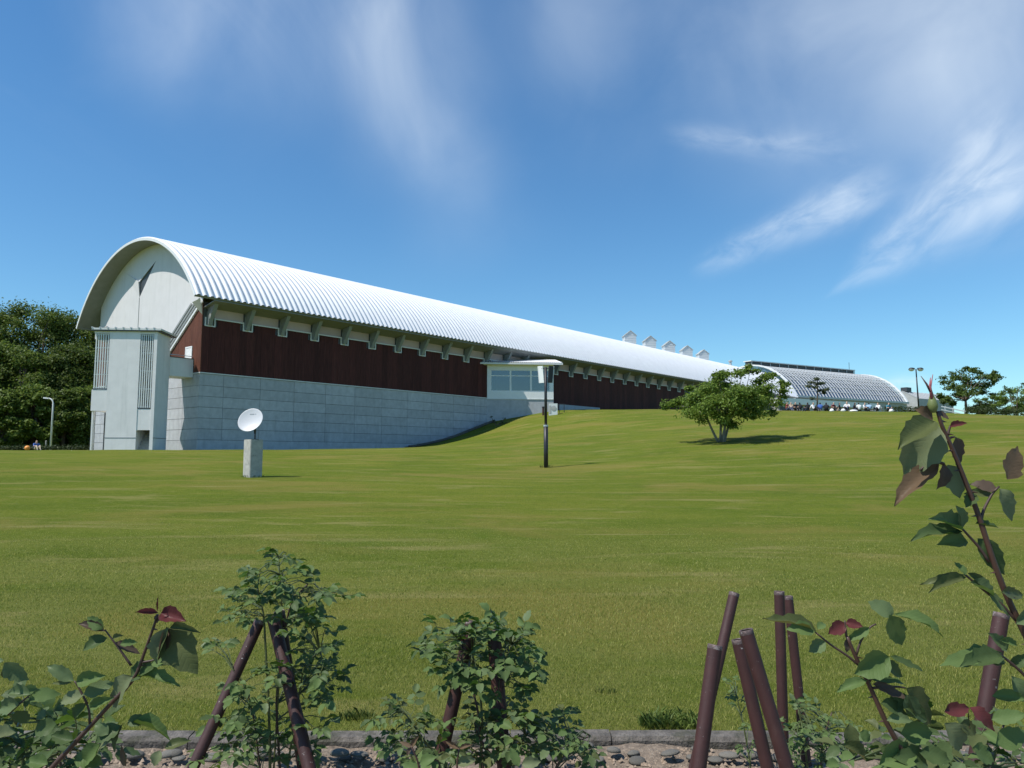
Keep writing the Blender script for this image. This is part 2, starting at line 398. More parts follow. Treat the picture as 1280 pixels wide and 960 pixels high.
# ------------------------------------------------------------------ terrain
def gp(px, py, Y): p = P(px, py, Y); return (p.x, p.y, p.z)
CP = [(x, y, -1.6) for x in (-14, -7, 0, 7, 14) for y in (-8, -2, 4.4)]
CP += [gp(-60, 565, 42), gp(0, 564, 42), gp(130, 563.5, 42), gp(245, 562.5, 46), gp(0, 563, 60), gp(245, 562.5, 53), gp(110, 563, 51)]
CP += [gp(315, 596, 23), gp(682, 584, 32), gp(903, 552.5, 40), (0, 10, -1.38), (-4, 10, -1.36), (4, 10, -1.36)]
CP += [gp(400, 562.5, 60), gp(500, 561.5, 66.5), gp(560, 549, 72), gp(608, 530, 76.2), gp(650, 521.5, 76.6), gp(690, 513.5, 77.5), gp(735, 512, 90), gp(800, 512.5, 99), gp(840, 512.5, 107)]
CP += [gp(770, 514, 80), gp(870, 513, 80), gp(1000, 514, 76), gp(1100, 514.5, 76), gp(1160, 515.5, 74), gp(1280, 520.5, 72), gp(1380, 524, 72)]
CP += [(30, 105, 6.2), (60, 105, 5.6), (80, 160, 6.0), (110, 130, 5.0), (30, 150, 6.5), (90, 80, 4.4), (-10, 130, 5.0), (-40, 110, .6), (-50, 75, .5), (-80, 70, .4), (-90, 130, .6)]
CP = np.array(CP)
def _tps_k(r): r = np.maximum(r, 1e-9); return r * r * np.log(r)
_n = len(CP); _A = np.zeros((_n + 3, _n + 3)); _d = np.hypot(CP[:, 0][:, None] - CP[:, 0][None], CP[:, 1][:, None] - CP[:, 1][None])
_A[:_n, :_n] = _tps_k(_d) + np.eye(_n) * 2.0; _A[:_n, _n] = 1; _A[:_n, _n + 1:] = CP[:, :2]; _A[_n:, :_n] = _A[:_n, _n:].T
_sol = np.linalg.solve(_A, np.concatenate([CP[:, 2], np.zeros(3)]))
def Hs(x, y):
    x = np.atleast_1d(np.asarray(x, float)); y = np.atleast_1d(np.asarray(y, float))
    xc = np.clip(x, -100, 120); yc = np.clip(y, -8, 165)
    sh = xc.shape; xf, yf = xc.ravel(), yc.ravel(); out = np.empty(len(xf))
    for i in range(0, len(xf), 20000):
        a, b = xf[i:i + 20000], yf[i:i + 20000]
        r = np.hypot(a[:, None] - CP[:, 0][None], b[:, None] - CP[:, 1][None])
        out[i:i + 20000] = _tps_k(r) @ _sol[:_n] + _sol[_n] + _sol[_n + 1] * a + _sol[_n + 2] * b
    out = out.reshape(sh)
    return np.where((x > -7.5) & (x < 7.5) & (y < 4.44) & (y > -3), -1.75, out)       # sunk under the rose bed
def H(x, y): return float(Hs(x, y)[0])
def at(px, Y, dz=0.0):
    """ground point under image column px at depth Y"""
    x = (px - 640) / F * Y * CT; z = H(x, Y)
    for _ in range(3): x = (px - 640) / F * (Y * CT + z * ST); z = H(x, Y)
    return Vector((x, Y, z + dz))

def terrain():
    xs = np.unique(np.concatenate([np.linspace(-3000, -120, 9), np.linspace(-120, -20, 60), np.linspace(-20, 20, 120), np.linspace(20, 130, 70), np.linspace(130, 3000, 9), [-7.51, -7.49, 7.49, 7.51]]))
    ys = np.unique(np.concatenate([np.linspace(-2000, -9, 6), np.linspace(-9, 4.2, 12), [4.43, 4.45], np.linspace(4.6, 40, 110), np.linspace(40, 115, 130), np.linspace(116, 170, 20), np.linspace(180, 4000, 9)]))
    X, Y = np.meshgrid(xs, ys); Z = Hs(X, Y)
    bump = .03 * np.sin(X * .7 + 1.3 * np.sin(Y * .4)) * np.sin(Y * .55 + .8 * np.sin(X * .3)); Z = Z + bump * np.clip((Y - 22) / 8, 0, 1) * np.clip((110 - Y) / 8, 0, 1)
    nx, ny = len(xs), len(ys); idx = np.arange(nx * ny).reshape(ny, nx)
    fc = np.stack([idx[:-1, :-1], idx[:-1, 1:], idx[1:, 1:], idx[1:, :-1]], -1).reshape(-1, 4)
    o = np_mesh('lawn_ground', np.stack([X, Y, Z], -1).reshape(-1, 3), fc, 'lawn', smooth=True)
    tag(o, kind='structure')
terrain()

# rose bed soil, kerb and stones
def bed():
    xs = np.linspace(-7.4, 7.4, 190); ys = np.linspace(-2.9, 4.32, 110); X, Y = np.meshgrid(xs, ys)
    Z = -1.6 + .018 * np.sin(X * 5 + np.sin(Y * 4) * 2) * np.sin(Y * 6 + X) + RNG.normal(0, .006, X.shape)
    idx = np.arange(X.size).reshape(X.shape); fc = np.stack([idx[:-1, :-1], idx[:-1, 1:], idx[1:, 1:], idx[1:, :-1]], -1).reshape(-1, 4)
    tag(np_mesh('soil_bed', np.stack([X, Y, Z], -1).reshape(-1, 3), fc, 'soil', smooth=True), kind='structure')
    # clods and mulch chips
    n = 5200; cx = RNG.uniform(-3.6, 3.6, n); cy = RNG.uniform(3.2, 4.28, n); sz = RNG.uniform(.004, .014, n) ** 1.0
    base = np.array([(1, 0, -.3), (-.5, .87, -.3), (-.5, -.87, -.3), (0, 0, .9)]); V = []; Fc = []
    ang = RNG.uniform(0, 6.28, n); st = RNG.uniform(.7, 2.2, n)
    ca, sa = np.cos(ang), np.sin(ang)
    bx = base[None, :, 0] * st[:, None]; by = base[None, :, 1] + 0 * bx
    vx = cx[:, None] + (bx * ca[:, None] - by * sa[:, None]) * sz[:, None]; vy = cy[:, None] + (bx * sa[:, None] + by * ca[:, None]) * sz[:, None]
    vz = -1.592 + base[None, :, 2] * sz[:, None]
    V = np.stack([vx, vy, vz], -1).reshape(-1, 3); b = np.arange(n)[:, None] * 4
    Fc = np.concatenate([b + np.array([[0, 1, 3]]), b + np.array([[1, 2, 3]]), b + np.array([[2, 0, 3]])])
    o = np_mesh('mulch', V, Fc, 'clod'); tag(o, 'pale dry clods and bark chips scattered over the rose bed', 'mulch', kind='stuff')
    k = bpy.data.objects.new('kerb', None); k.location = (0, 4.36, -1.6); COL.objects.link(k); ORG[k] = Vector(k.location); tag(k, kind='structure')
    x = -7.4; i = 0
    while x < 7.4:
        L = random.uniform(.52, .62); m = MB(); y0 = 4.335 + random.uniform(-.005, .005); zt = -1.6 + .040 + random.uniform(-.004, .006); g = .003
        prof = [(y0, -1.75), (y0 + random.uniform(-.006, .004), zt - .02), (y0 + .02, zt), (y0 + .10, zt + .005), (y0 + .115, zt - .02), (y0 + .115, -1.75)]
        m.prism([(x + g, a, b) for a, b in prof], (L - 2 * g, 0, random.uniform(-.006, .006))); m.build('kerb_block', 'kerb', k); x += L
    st = None
    x = -3.6
    while x < 3.6:
        r = random.uniform(.034, .052)
        if st is None:
            m = MB(); prof = [(.001, -.03), (.8, -.03), (1.0, 0), (.9, .45), (.55, .72), (.001, .80)]
            m.lathe((0, 0, 0), (0, 0, 1), prof, 12); st = m.build('edging_stone', 'stone', k, smooth=True)
            o = st
        else: o = st.copy(); COL.objects.link(o); o.parent = k
        o.location = (x, 4.275 + random.uniform(-.015, .015) - 4.36, -.018)
        o.scale = (r * random.uniform(.95, 1.2), r * random.uniform(.7, .9), .026 * random.uniform(.7, 1.3)); o.rotation_euler = (random.uniform(-.15, .15), random.uniform(-.1, .1), random.uniform(-.5, .5))
        x += 2 * r * random.uniform(1.02, 1.12)
bed()

def grass():
    V = []; Fc = []; tot = 0
    for (y0, y1, dens, h0, wd) in ((4.47, 6.0, 6500, .022, .0026), (6.0, 8.5, 3000, .021, .0034), (8.5, 12, 1200, .020, .0045), (12, 17, 420, .017, .006)):
        hw = y1 * .74; n = int(dens * (y1 - y0) * hw * 2)
        x = RNG.uniform(-hw, hw, n); y = RNG.uniform(y0, y1, n); keep = np.abs(x) < y * .73; x, y = x[keep], y[keep]; n = len(x)
        cl = np.sin(x * 1.7 + np.sin(y * 2.1)) * np.sin(y * 1.9 + .6 * np.sin(x * 2.6)); h = h0 * (RNG.uniform(.55, 1.25, n) + .25 * cl)
        edge = np.clip((y - 4.47) / .12, 0, 1); h = h * (1.35 - .35 * edge) * np.clip((17.5 - y) / 8, .15, 1)
        z = Hs(x, y); a = RNG.uniform(0, 6.28, n); ln = RNG.uniform(.2, 1.0, n) * h; la = RNG.uniform(0, 6.28, n)
        w2 = wd * RNG.uniform(.7, 1.3, n)
        p0 = np.stack([x - np.cos(a) * w2, y - np.sin(a) * w2, z - .005], -1); p1 = np.stack([x + np.cos(a) * w2, y + np.sin(a) * w2, z - .005], -1)
        p2 = np.stack([x + np.cos(la) * ln, y + np.sin(la) * ln, z + h], -1)
        V.append(np.stack([p0, p1, p2], 1).reshape(-1, 3)); Fc.append((np.arange(n)[:, None] * 3 + np.array([[0, 1, 2]])) + tot); tot += 3 * n
    o = np_mesh('grass', np.concatenate(V), np.concatenate(Fc), 'grass_blade'); tag(o, 'short mown grass blades of the near lawn', 'grass', kind='stuff')
grass()

# ------------------------------------------------------------------ the long hall
AX = math.atan(790 * CT / F)
U = Vector((math.sin(AX), math.cos(AX), 0)); Vv = Vector((math.cos(AX), -math.sin(AX), 0)); Z = Vector((0, 0, 1))
Y0 = 23.2 * 3 * math.cos(AX); C0 = P(250, 465.5, Y0); C0.z = 0
TA = AX - R(45)
Q = Vector((math.cos(TA), -math.sin(TA), 0)); PP = Vector((math.sin(TA), math.cos(TA), 0))
def B(s, t, h): return C0 + U * s + Vv * t + Z * h
TE, OV, HE, WR, RISE = 1.6, 1.4, 11.24, 21.2, 5.85
WW = WR - 2 * TE; LEN = 116.0
RAD = (WR * WR / 4 + RISE * RISE) / (2 * RISE); ANG = math.asin(WR / 2 / RAD)
HT = 6.02                                    # top of the grey plinth
hall = thing('exhibition_hall', B(LEN / 2, -WW / 2, 0.4), 'long hall with white barrel roof, dark brown upper wall and grey panelled base', 'building')

def arc_pt(s, a, r): return B(s, TE - WR / 2 + r * math.sin(a), HE + RISE - RAD + r * math.cos(a))
def hall_roof():
    # corrugated outer sheet: ribs 0.5 m apart
    prof = [(0.0, 0.0), (.10, 0.0), (.15, .11), (.35, .11), (.40, 0.0)]
    ss = []; rr = []; s = -OV
    while s < LEN + OV - 1e-6:
        for ds, dr in prof: ss.append(s + ds); rr.append(RAD + dr)
        s += .5
    ss.append(LEN + OV); rr.append(RAD); ss = np.array(ss); rr = np.array(rr); m = len(ss); na = 44
    aa = np.linspace(-ANG, ANG, na)
    tt = TE - WR / 2 + rr[:, None] * np.sin(aa)[None]; hh = HE + RISE - RAD + rr[:, None] * np.cos(aa)[None]
    pts = np.array(C0[:])[None, None] + ss[:, None, None] * np.array(U[:]) + tt[..., None] * np.array(Vv[:]) + hh[..., None] * np.array([0, 0, 1.])
    idx = np.arange(m * na).reshape(m, na); fc = np.stack([idx[:-1, :-1], idx[1:, :-1], idx[1:, 1:], idx[:-1, 1:]], -1).reshape(-1, 4)
    roof = np_mesh('roof', pts.reshape(-1, 3), fc, 'roof_metal', hall)
    # underside, rims
    r2 = RAD - .17; m2 = MB(); n = 48; A = [-ANG + 2 * ANG * k / n for k in range(n + 1)]
    vs = [arc_pt(-OV + .04, a, r2) for a in A] + [arc_pt(LEN + OV - .04, a, r2) for a in A]
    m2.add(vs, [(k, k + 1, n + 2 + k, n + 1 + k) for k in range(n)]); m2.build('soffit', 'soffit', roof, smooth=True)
    for s0 in (-OV, LEN + OV - .05):
        rim = MB(); vs = []
        for a in A: vs += [arc_pt(s0, a, r2 - .03), arc_pt(s0, a, RAD - .006), arc_pt(s0 + .05, a, r2 - .03), arc_pt(s0 + .05, a, RAD - .006)]
        fs = []
        for k in range(n):
            a, b = 4 * k, 4 * k + 4
            fs += [(a, a + 1, b + 1, b), (a + 3, a + 2, b + 2, b + 3), (a + 1, a + 3, b + 3, b + 1), (a + 2, a, b, b + 2)]
        rim.add(vs, fs); rim.build('verge_rim', 'trim', roof)
    for sg in (-1, 1):
        e = MB(); vs = []
        for s0 in (-OV + .05, LEN + OV - .05): vs += [arc_pt(s0, sg * ANG, r2 - .03), arc_pt(s0, sg * ANG, RAD - .008), arc_pt(s0, sg * (ANG - .012), r2 - .03), arc_pt(s0, sg * (ANG - .012), RAD - .008)]
        e.add(vs, [(0, 1, 5, 4), (2, 6, 7, 3), (0, 4, 6, 2), (1, 3, 7, 5), (0, 2, 3, 1), (4, 5, 7, 6)]); e.build('eave_edge', 'bracket', roof)
    return roof
roof = hall_roof()

GROUND_H = -.6
def hall_walls():
    # core behind the cladding (dark joints)
    core = MB(); core.prism([B(.10, -.10, GROUND_H), B(LEN - .1, -.10, GROUND_H), B(LEN - .1, -WW + .1, GROUND_H), B(.10, -WW + .1, GROUND_H)], (0, 0, 11.2 - GROUND_H))
    core.build('core_wall', 'joint', hall)
    # grey panels, long side and gable end: each panel its own piece
    rows = [(5.11, HT - .05), (4.33, 5.11), (3.55, 4.33), (2.77, 3.55), (1.99, 2.77), (1.21, 1.99)]
    g = .012
    cols = [(0.0, 1.83)] + [(1.83 + 3 * k, 4.83 + 3 * k) for k in range(10)]
    for (a, b) in cols:
        b = min(b, 31.2)
        for (h0, h1) in rows:
            if max(H(*B(a, .3, 0)[:2]), H(*B(b, .3, 0)[:2])) > h1 + .4: continue
            m = MB(); m.box(B(a + (g if a else 0), -.10, h0 + g), U * (b - a - g - (g if a else 0)), Vv * (.10 + random.uniform(-.004, .004)), Z * (h1 - h0 - 2 * g)); m.build('panel', 'grey_panel', hall)
    m = MB(); m.box(B(0, -.10, GROUND_H), U * 31.2, Vv * .103, Z * (1.21 - g - GROUND_H)); m.build('plinth', 'grey_panel', hall)
    tcols = [(-2.4 * k - 2.4, -2.4 * k) for k in range(7)] + [(-18.0, -16.8)]
    for (a, b) in tcols:
        for (h0, h1) in rows:
            m = MB(); m.box(B(0.005, a + g, h0 + g), Vv * (b - a - 2 * g), U * .095, Z * (h1 - h0 - 2 * g)); m.build('panel', 'grey_panel', hall)
    m = MB(); m.box(B(0.003, -18.0, GROUND_H), Vv * 17.97, U * .096, Z * (1.21 - g - GROUND_H)); m.build('plinth', 'grey_panel', hall)
    # flashing on top of the plinth
    m = MB(); m.box(B(-.05, -.1, HT - .04), U * 31.3, Vv * .16, Z * .07); m.build('flashing', 'trim', hall)
    m = MB(); m.box(B(-.045, -18.02, HT - .045), Vv * 17.9, U * .13, Z * .07); m.build('flashing', 'trim', hall)
    # low grey footing right of the annex
    m = MB(); m.box(B(43.0, -.1, 3.0), U * 8.5, Vv * .25, Z * (6.05 - 3.0)); m.build('footing', 'grey_panel', hall)
    # brown boarding: vertical boards about 0.6 m wide
    bw = .6; n = int(74.4 / bw)
    for k in range(n):
        a = k * bw; mid = a + bw / 2
        kk = (mid - .6) % 3.0; inb = kk < .36 or kk > 2.64
        top = 9.46 if inb else 10.0
        lo = HT + .03 if a < 31 else 2.0
        if 31 < a < 41.5: continue
        m = MB(); m.box(B(a + .004, -.10, lo), U * (bw - .008), Vv * (.085 + random.uniform(-.003, .003)), Z * (top - lo)); m.build('board', 'brown_board', hall)
    # far dark opening and end wall
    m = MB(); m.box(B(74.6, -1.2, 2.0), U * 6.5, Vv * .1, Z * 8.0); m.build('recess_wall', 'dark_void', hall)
    m = MB(); m.box(B(81.3, -.10, 2.0), U * (LEN - 81.3), Vv * .085, Z * 8.0); m.build('boarded_wall', 'brown_wall', hall)
    # brackets, band panels and trim
    k = 0; s = .6
    while s < LEN - 1:
        m = MB(); x0 = s - .21
        m.prism([B(x0, -.02, 9.50), B(x0, .16, 9.50), B(x0, .30, 9.85), B(x0, 1.12, 11.16), B(x0, -.02, 11.05)], U * .30)
        m.box(B(s - .27, .003, 9.51), U * .46, Vv * .06, Z * 1.0)
        m.build('bracket', 'bracket', hall)
        if s + 3 < LEN:
            m = MB(); m.box(B(s + .36, -.10, 10.03), U * 2.28, Vv * .06, Z * .76); m.build('band_panel', 'band_panel', hall)
        if s < 75:
            m = MB(); tk = .085; pj = .075
            m.box(B(s - .40, -.02, 9.42), U * .80, Vv * pj, Z * tk); m.box(B(s - .40, -.02, 9.42 + tk), U * tk, Vv * pj, Z * .58); m.box(B(s + .40 - tk, -.02, 9.42 + tk), U * tk, Vv * pj, Z * .58)
            m.box(B(s + .40, -.02, 9.98), U * 2.20, Vv * pj, Z * tk)
            m.build('trim', 'trim', hall)
        k += 1; s += 3.0
    # sloping underside between wall and eave
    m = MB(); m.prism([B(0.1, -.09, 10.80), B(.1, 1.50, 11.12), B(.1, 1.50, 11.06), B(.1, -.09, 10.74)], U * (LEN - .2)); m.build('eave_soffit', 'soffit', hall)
hall_walls()

def gable():
    r = RAD - .18
    # white gable: arch above, V shaped lower edges; notch cut in the middle
    def on(px, py):                                     # pixel -> (t, h) on plane s = 0
        d = px_dir(px, py); k = (B(0, 0, 0) - Vector((0, 0, 0))).dot(U) / d.dot(U); p = d * k - C0; return p.dot(Vv), p.z
    hb = 5.6
    cx = TE - WR / 2
    tl, tr = -WW + .0, 0.0
    top = []
    n = 40; a0 = math.asin((WW / 2) / r)
    for k in range(n + 1):
        a = a0 - 2 * a0 * k / n; top.append((cx + r * math.sin(a), HE + RISE - RAD + r * math.cos(a)))
    d0 = on(250, 384); d1 = on(214, 440)
    sl = (d1[1] - d0[1]) / (d1[0] - d0[0])
    hr = d0[1] + sl * (0 - d0[0])                        # height of the diagonal at the corner
    tb = d0[0] + (HT - d0[1]) / sl                       # where it reaches the plinth
    tbl = 2 * cx - tb
    outline = [(tb, HT), (0.0, hr)] + top + [(tl, hr), (tbl, HT)]
    A_, B_, C_ = on(157, 341), on(195, 326), on(174.5, 372)
    D_ = on(174.5, 352)
    g3 = lambda p, s=-.005: B(s, p[0], p[1])
    hole = [B_, C_, D_]
    vs, fs = fill_loops([[g3(p) for p in outline], [g3(p) for p in hole]])
    m = MB(); m.add(vs, fs)
    gw = m.build('gable_wall', 'white_wall', hall)
    m = MB()
    for i in range(3): m.add([g3(hole[i]), g3(hole[(i + 1) % 3]), g3(hole[(i + 1) % 3], .09), g3(hole[i], .09)], [(0, 1, 2, 3)])
    m.build('slot_reveal', 'bracket', gw)
    m = MB(); m.add([g3(p, .085) for p in hole], [(0, 1, 2)]); m.build('slot_pane', 'dark_frame', gw)
    m = MB(); m.add([g3(A_, -.008), g3(C_, -.008), g3(D_, -.10), g3(D_, -.008)], [(0, 1, 2), (0, 2, 3), (2, 1, 3)]); m.build('folded_facet', 'white_wall', gw)
    m = MB(); m.box(B(-.03, C_[0] - .035, HT + 2), Vv * .07, U * .024, Z * (C_[1] - HT - 2)); m.build('joint', 'bracket', gw)
    # brown corner boards with their sunlit tone in the colour, cut along the diagonal
    for side in (0, 1):
        t0, t1 = (tb, 0.0) if side == 0 else (-WW, tbl)
        x = t0; bw = .55
        while x < t1 - .02:
            x2 = min(x + bw, t1); hh = lambda t: (HT + (t - tb) * (hr - HT) / (0 - tb)) if side == 0 else (HT + (tbl - t) * (hr - HT) / (tbl + WW))
            h1, h2 = hh(x) - .02, hh(x2) - .02
            if max(h1, h2) > HT + .15:
                m = MB(); m.prism([B(-.001, x + .004, HT + .03), B(-.001, x2 - .004, HT + .03), B(-.001, x2 - .004, max(h2, HT + .04)), B(-.001, x + .004, max(h1, HT + .04))], U * .07); m.build('board', 'sunlit_board', hall)
            x = x2
        # white edge strip and three ribs along the diagonal
        for j, off in enumerate((0.0, .55, 1.05, 1.55)):
            if side == 0: p, q = B(-.06, tb - off, HT + .1), B(-.06, -off * 1.0, hr + .1)
            else: p, q = B(-.06, tbl + off, HT + .1), B(-.06, -WW + off, hr + .1)
            m = MB(); m.bar(p, q, .16, .12 if j == 0 else .10, up=-U); m.build('rib', 'trim' if j == 0 else 'bracket', gw)
    # fascia return under the roof corner
    m = MB(); m.prism([B(-.9, .2, 10.95), B(-.9, 1.35, 11.10), B(-.03, .05, 10.2), B(-.03, .02, 10.95)], Z * .04); m.build('corner_flap', 'white_wall', hall)
    # door onto the bridge
    m = MB(); a, b = -2.25, -1.25; h0, h1 = 6.0, 8.05
    for bx in ((B(-.05, a, h0), Vv * .10, Z * (h1 - h0)), (B(-.05, b - .10, h0), Vv * .10, Z * (h1 - h0)), (B(-.05, a + .10, h1 - .10), Vv * (b - a - .2), Z * .10)): m.box(bx[0], bx[1], U * .05, bx[2])
    dr = m.build('door', 'white_paint', hall)
    m = MB(); m.box(B(-.03, a + .1, h0), Vv * (b - a - .2), U * .027, Z * (h1 - h0 - .1)); m.build('pane', 'white_paint', dr)
    return tb
gable()

# roof ventilators and flue
def ventilators():
    for i, (px, ptop) in enumerate(((786.5, 414), (811.5, 420.5), (835.5, 426.5), (857.5, 432.5), (878, 437.5))):
        # on the far side of the crest
        tt = TE - WR / 2 + .2
        lo, hi = 30.0, 112.0
        for _ in range(50):
            mid = (lo + hi) / 2; p = B(mid, tt, HE + RISE + 1.0); x = 640 + F * p.x / (p.y * CT + p.z * ST)
            lo, hi = (mid, hi) if x < px else (lo, mid)
        s = lo; hr = HE + RISE - .35; hw = .95
        # wall height so that the ridge meets the photograph's tops
        p = B(s, tt, 0); hz = P(px, ptop, p.y).z
        m = MB(); wt = hz - .70; hw = .88; c = B(s, tt, 0)
        N_ = lambda q, p, h: c + Q * q + PP * p + Z * h
        m.box(N_(-hw, -hw, hr), Q * 2 * hw, PP * 2 * hw, Z * (wt - hr))
        m.prism([N_(-hw, -hw, wt), N_(hw, -hw, wt), N_(0, -hw, hz - .06)], PP * 2 * hw)
        m.build('ventilator', 'vent_paint', roof)
        for k in range(5):
            z = hr + .45 + (wt - hr - .55) * k / 4
            m = MB(); m.box(N_(-hw - .03, -hw - .03, z), Q * (2 * hw + .06), PP * (2 * hw + .06), Z * .05); m.build('louvre', 'trim', roof)
        m = MB(); o = .12
        for sg in (-1, 1):
            m.prism([N_(0, -hw - o, hz), N_(sg * (hw + o), -hw - o, wt - .10), N_(sg * (hw + o), -hw - o, wt - .18), N_(0, -hw - o, hz - .08)], PP * (2 * hw + 2 * o))
        m.build('ventilator_roof', 'grey_wall', roof)
    s = 104.0; tt = TE - WR / 2 + .1
    lo, hi = 60.0, 116.0
    for _ in range(50):
        mid = (lo + hi) / 2; p = B(mid, tt, HE + RISE + .7); x = 640 + F * p.x / (p.y * CT + p.z * ST)
        lo, hi = (mid, hi) if x < 913 else (lo, mid)
    p = B(lo, tt, HE + RISE - .3); m = MB(); m.tube([p, p + Z * 1.5], .26, 10); fl = m.build('flue', 'galv', roof)
    m = MB(); m.lathe(p + Z * 1.55, (0, 0, 1), [(.001, 0), (.38, 0), (.38, .22), (.05, .34), (.001, .34)], 12); m.build('flue_cap', 'grey_wall', roof)
ventilators()

# ------------------------------------------------------------------ stair tower
TW, TD = 4.1, 2.4
FR = B(-1.75, -1.0, 0) - PP * TD
FR.z = 0
def T(q, p, h): return FR + Q * (q - TW) + PP * p + Z * h           # q 0..4.1 left to right along the front, p depth
tower = thing('stair_tower', T(TW / 2, TD / 2, .4), 'pale square stair tower with tall barred openings before the white gable', 'tower')
def stair_tower():
    g0 = -.5; top = 8.52; th = .22
    m = MB()
    m.box(T(1.0, 0, g0), Q * 2.0, PP * th, Z * (top - g0))                                   # centre pier
    m.box(T(1.0, th, g0), Q * .2, PP * (TD - th), Z * (top - g0)); m.box(T(2.8, th, g0), Q * .2, PP * (TD - 2 * th), Z * (top - g0))
    m.box(T(3.0, .03, 1.78), Q * (1.1 - th), PP * (th - .03), Z * (3.20 - 1.78)); m.box(T(3.0, .03, 8.28), Q * (1.1 - th), PP * (th - .03), Z * (top - 8.28))
    m.box(T(0, .03, 3.06), Q * 1.0, PP * (th - .03), Z * (4.48 - 3.06)); m.box(T(0, .03, 8.28), Q * 1.0, PP * (th - .03), Z * (top - 8.28))
    m.box(T(TW - th, 0, g0), Q * th, PP * TD, Z * (top - g0))                                # right side wall
    m.box(T(0, .10, 3.06), Q * .12, PP * (TD - .1), Z * .6); m.box(T(0, .10, 7.9), Q * .12, PP * (TD - .1), Z * .6)
    m.box(T(0, th, g0), Q * .10, PP * .3, Z * (3.06 - g0))
    m.box(T(1.2, TD - th, g0), Q * (TW - th - 1.2), PP * th, Z * (top - g0))                 # back wall
    m.box(T(.12, TD - .12, 3.4), Q * 1.08, PP * .1, Z * (top - 3.4))
    wall = m.build('wall', 'tower_wall', tower)
    m = MB(); m.box(T(3.02, .75, 3.3), Q * .84, PP * .03, Z * 5.0); m.box(T(.14, 1.6, 4.5), Q * .84, PP * .03, Z * 3.9); m.box(T(.52, .9, -.4), Q * .46, PP * .03, Z * 3.4); m.build('interior_shade', 'dark_frame', tower)  # dark sheets added behind the openings to give the interior's shade
    m = MB(); m.box(T(1.004, -.012, 1.24), Q * 1.99, PP * .02, Z * .035); m.box(T(TW - .01, .01, 1.24), Q * .022, PP * (TD - .02), Z * .035); m.build('joint', 'joint', wall)
    # stair flight seen through the right opening
    m = MB()
    for k in range(9): m.box(T(3.02, th + .1 + .2 * k, .3), Q * .84, PP * .2, Z * (.2 + .19 * k))
    m.build('stair', 'concrete', tower)
    # roof slab with small ribs on its edge
    m = MB(); o = .28; m.box(T(-.12, -.16, top + .002), Q * (TW + .12 + o), PP * (TD + .16 + .5), Z * .12); rs = m.build('roof_slab', 'trim', tower)
    m = MB(); m.box(T(-.10, -.14, top - .07), Q * (TW + o + .05), PP * (TD + .55), Z * .068); m.build('drip_edge', 'dark_frame', rs)
    k = 0; x = -.1
    while x < TW + .2:
        m = MB(); m.tube([T(x, -.19, top + .15), T(x, TD + .3, top + .15)], .05, 6); m.build('roof_rib', 'galv', rs); x += .5
    # bars and rails
    def grille(q0, q1, h0, h1, n):
        for k in range(n):
            q = q0 + (q1 - q0) * (k + .5) / n
            m = MB(); m.box(T(q - .034, .02, h0), Q * .068, PP * .06, Z * (h1 - h0)); m.build('bar', 'bar_paint', tower)
        for h in np.linspace(h0 + .05, h1 - .04, 5):
            m = MB(); m.box(T(q0, .085, h - .03), Q * (q1 - q0), PP * .05, Z * .06); m.build('rail', 'bar_paint', tower)
        m = MB(); m.box(T(q0, .01, h0 - .06), Q * (q1 - q0), PP * .16, Z * .06); m.build('sill', 'dark_frame', tower)
    grille(3.02, 4.0 - .14, 3.28, 8.26, 6); grille(.06, .98, 4.56, 8.26, 6)
    # bridge to the hall
    m = MB(); m.box(B(-1.72, -2.75, 5.72), U * 1.70, Vv * 1.75, Z * .22); m.box(B(-1.72, -1.16, 5.94), U * 1.70, Vv * .16, Z * 1.1); m.box(B(-1.72, -2.75, 5.94), U * 1.70, Vv * .16, Z * 1.1)
    br = m.build('bridge', 'tower_wall', tower)
    m = MB(); m.box(B(-1.72, -1.19, 7.045), U * 1.71, Vv * .22, Z * .05); m.build('coping', 'dark_frame', br)
    m = MB(); m.tube([B(-1.7, -1.08, 7.25), B(-.05, -1.08, 7.25)], .025, 6); m.build('handrail', 'galv', br)
stair_tower()

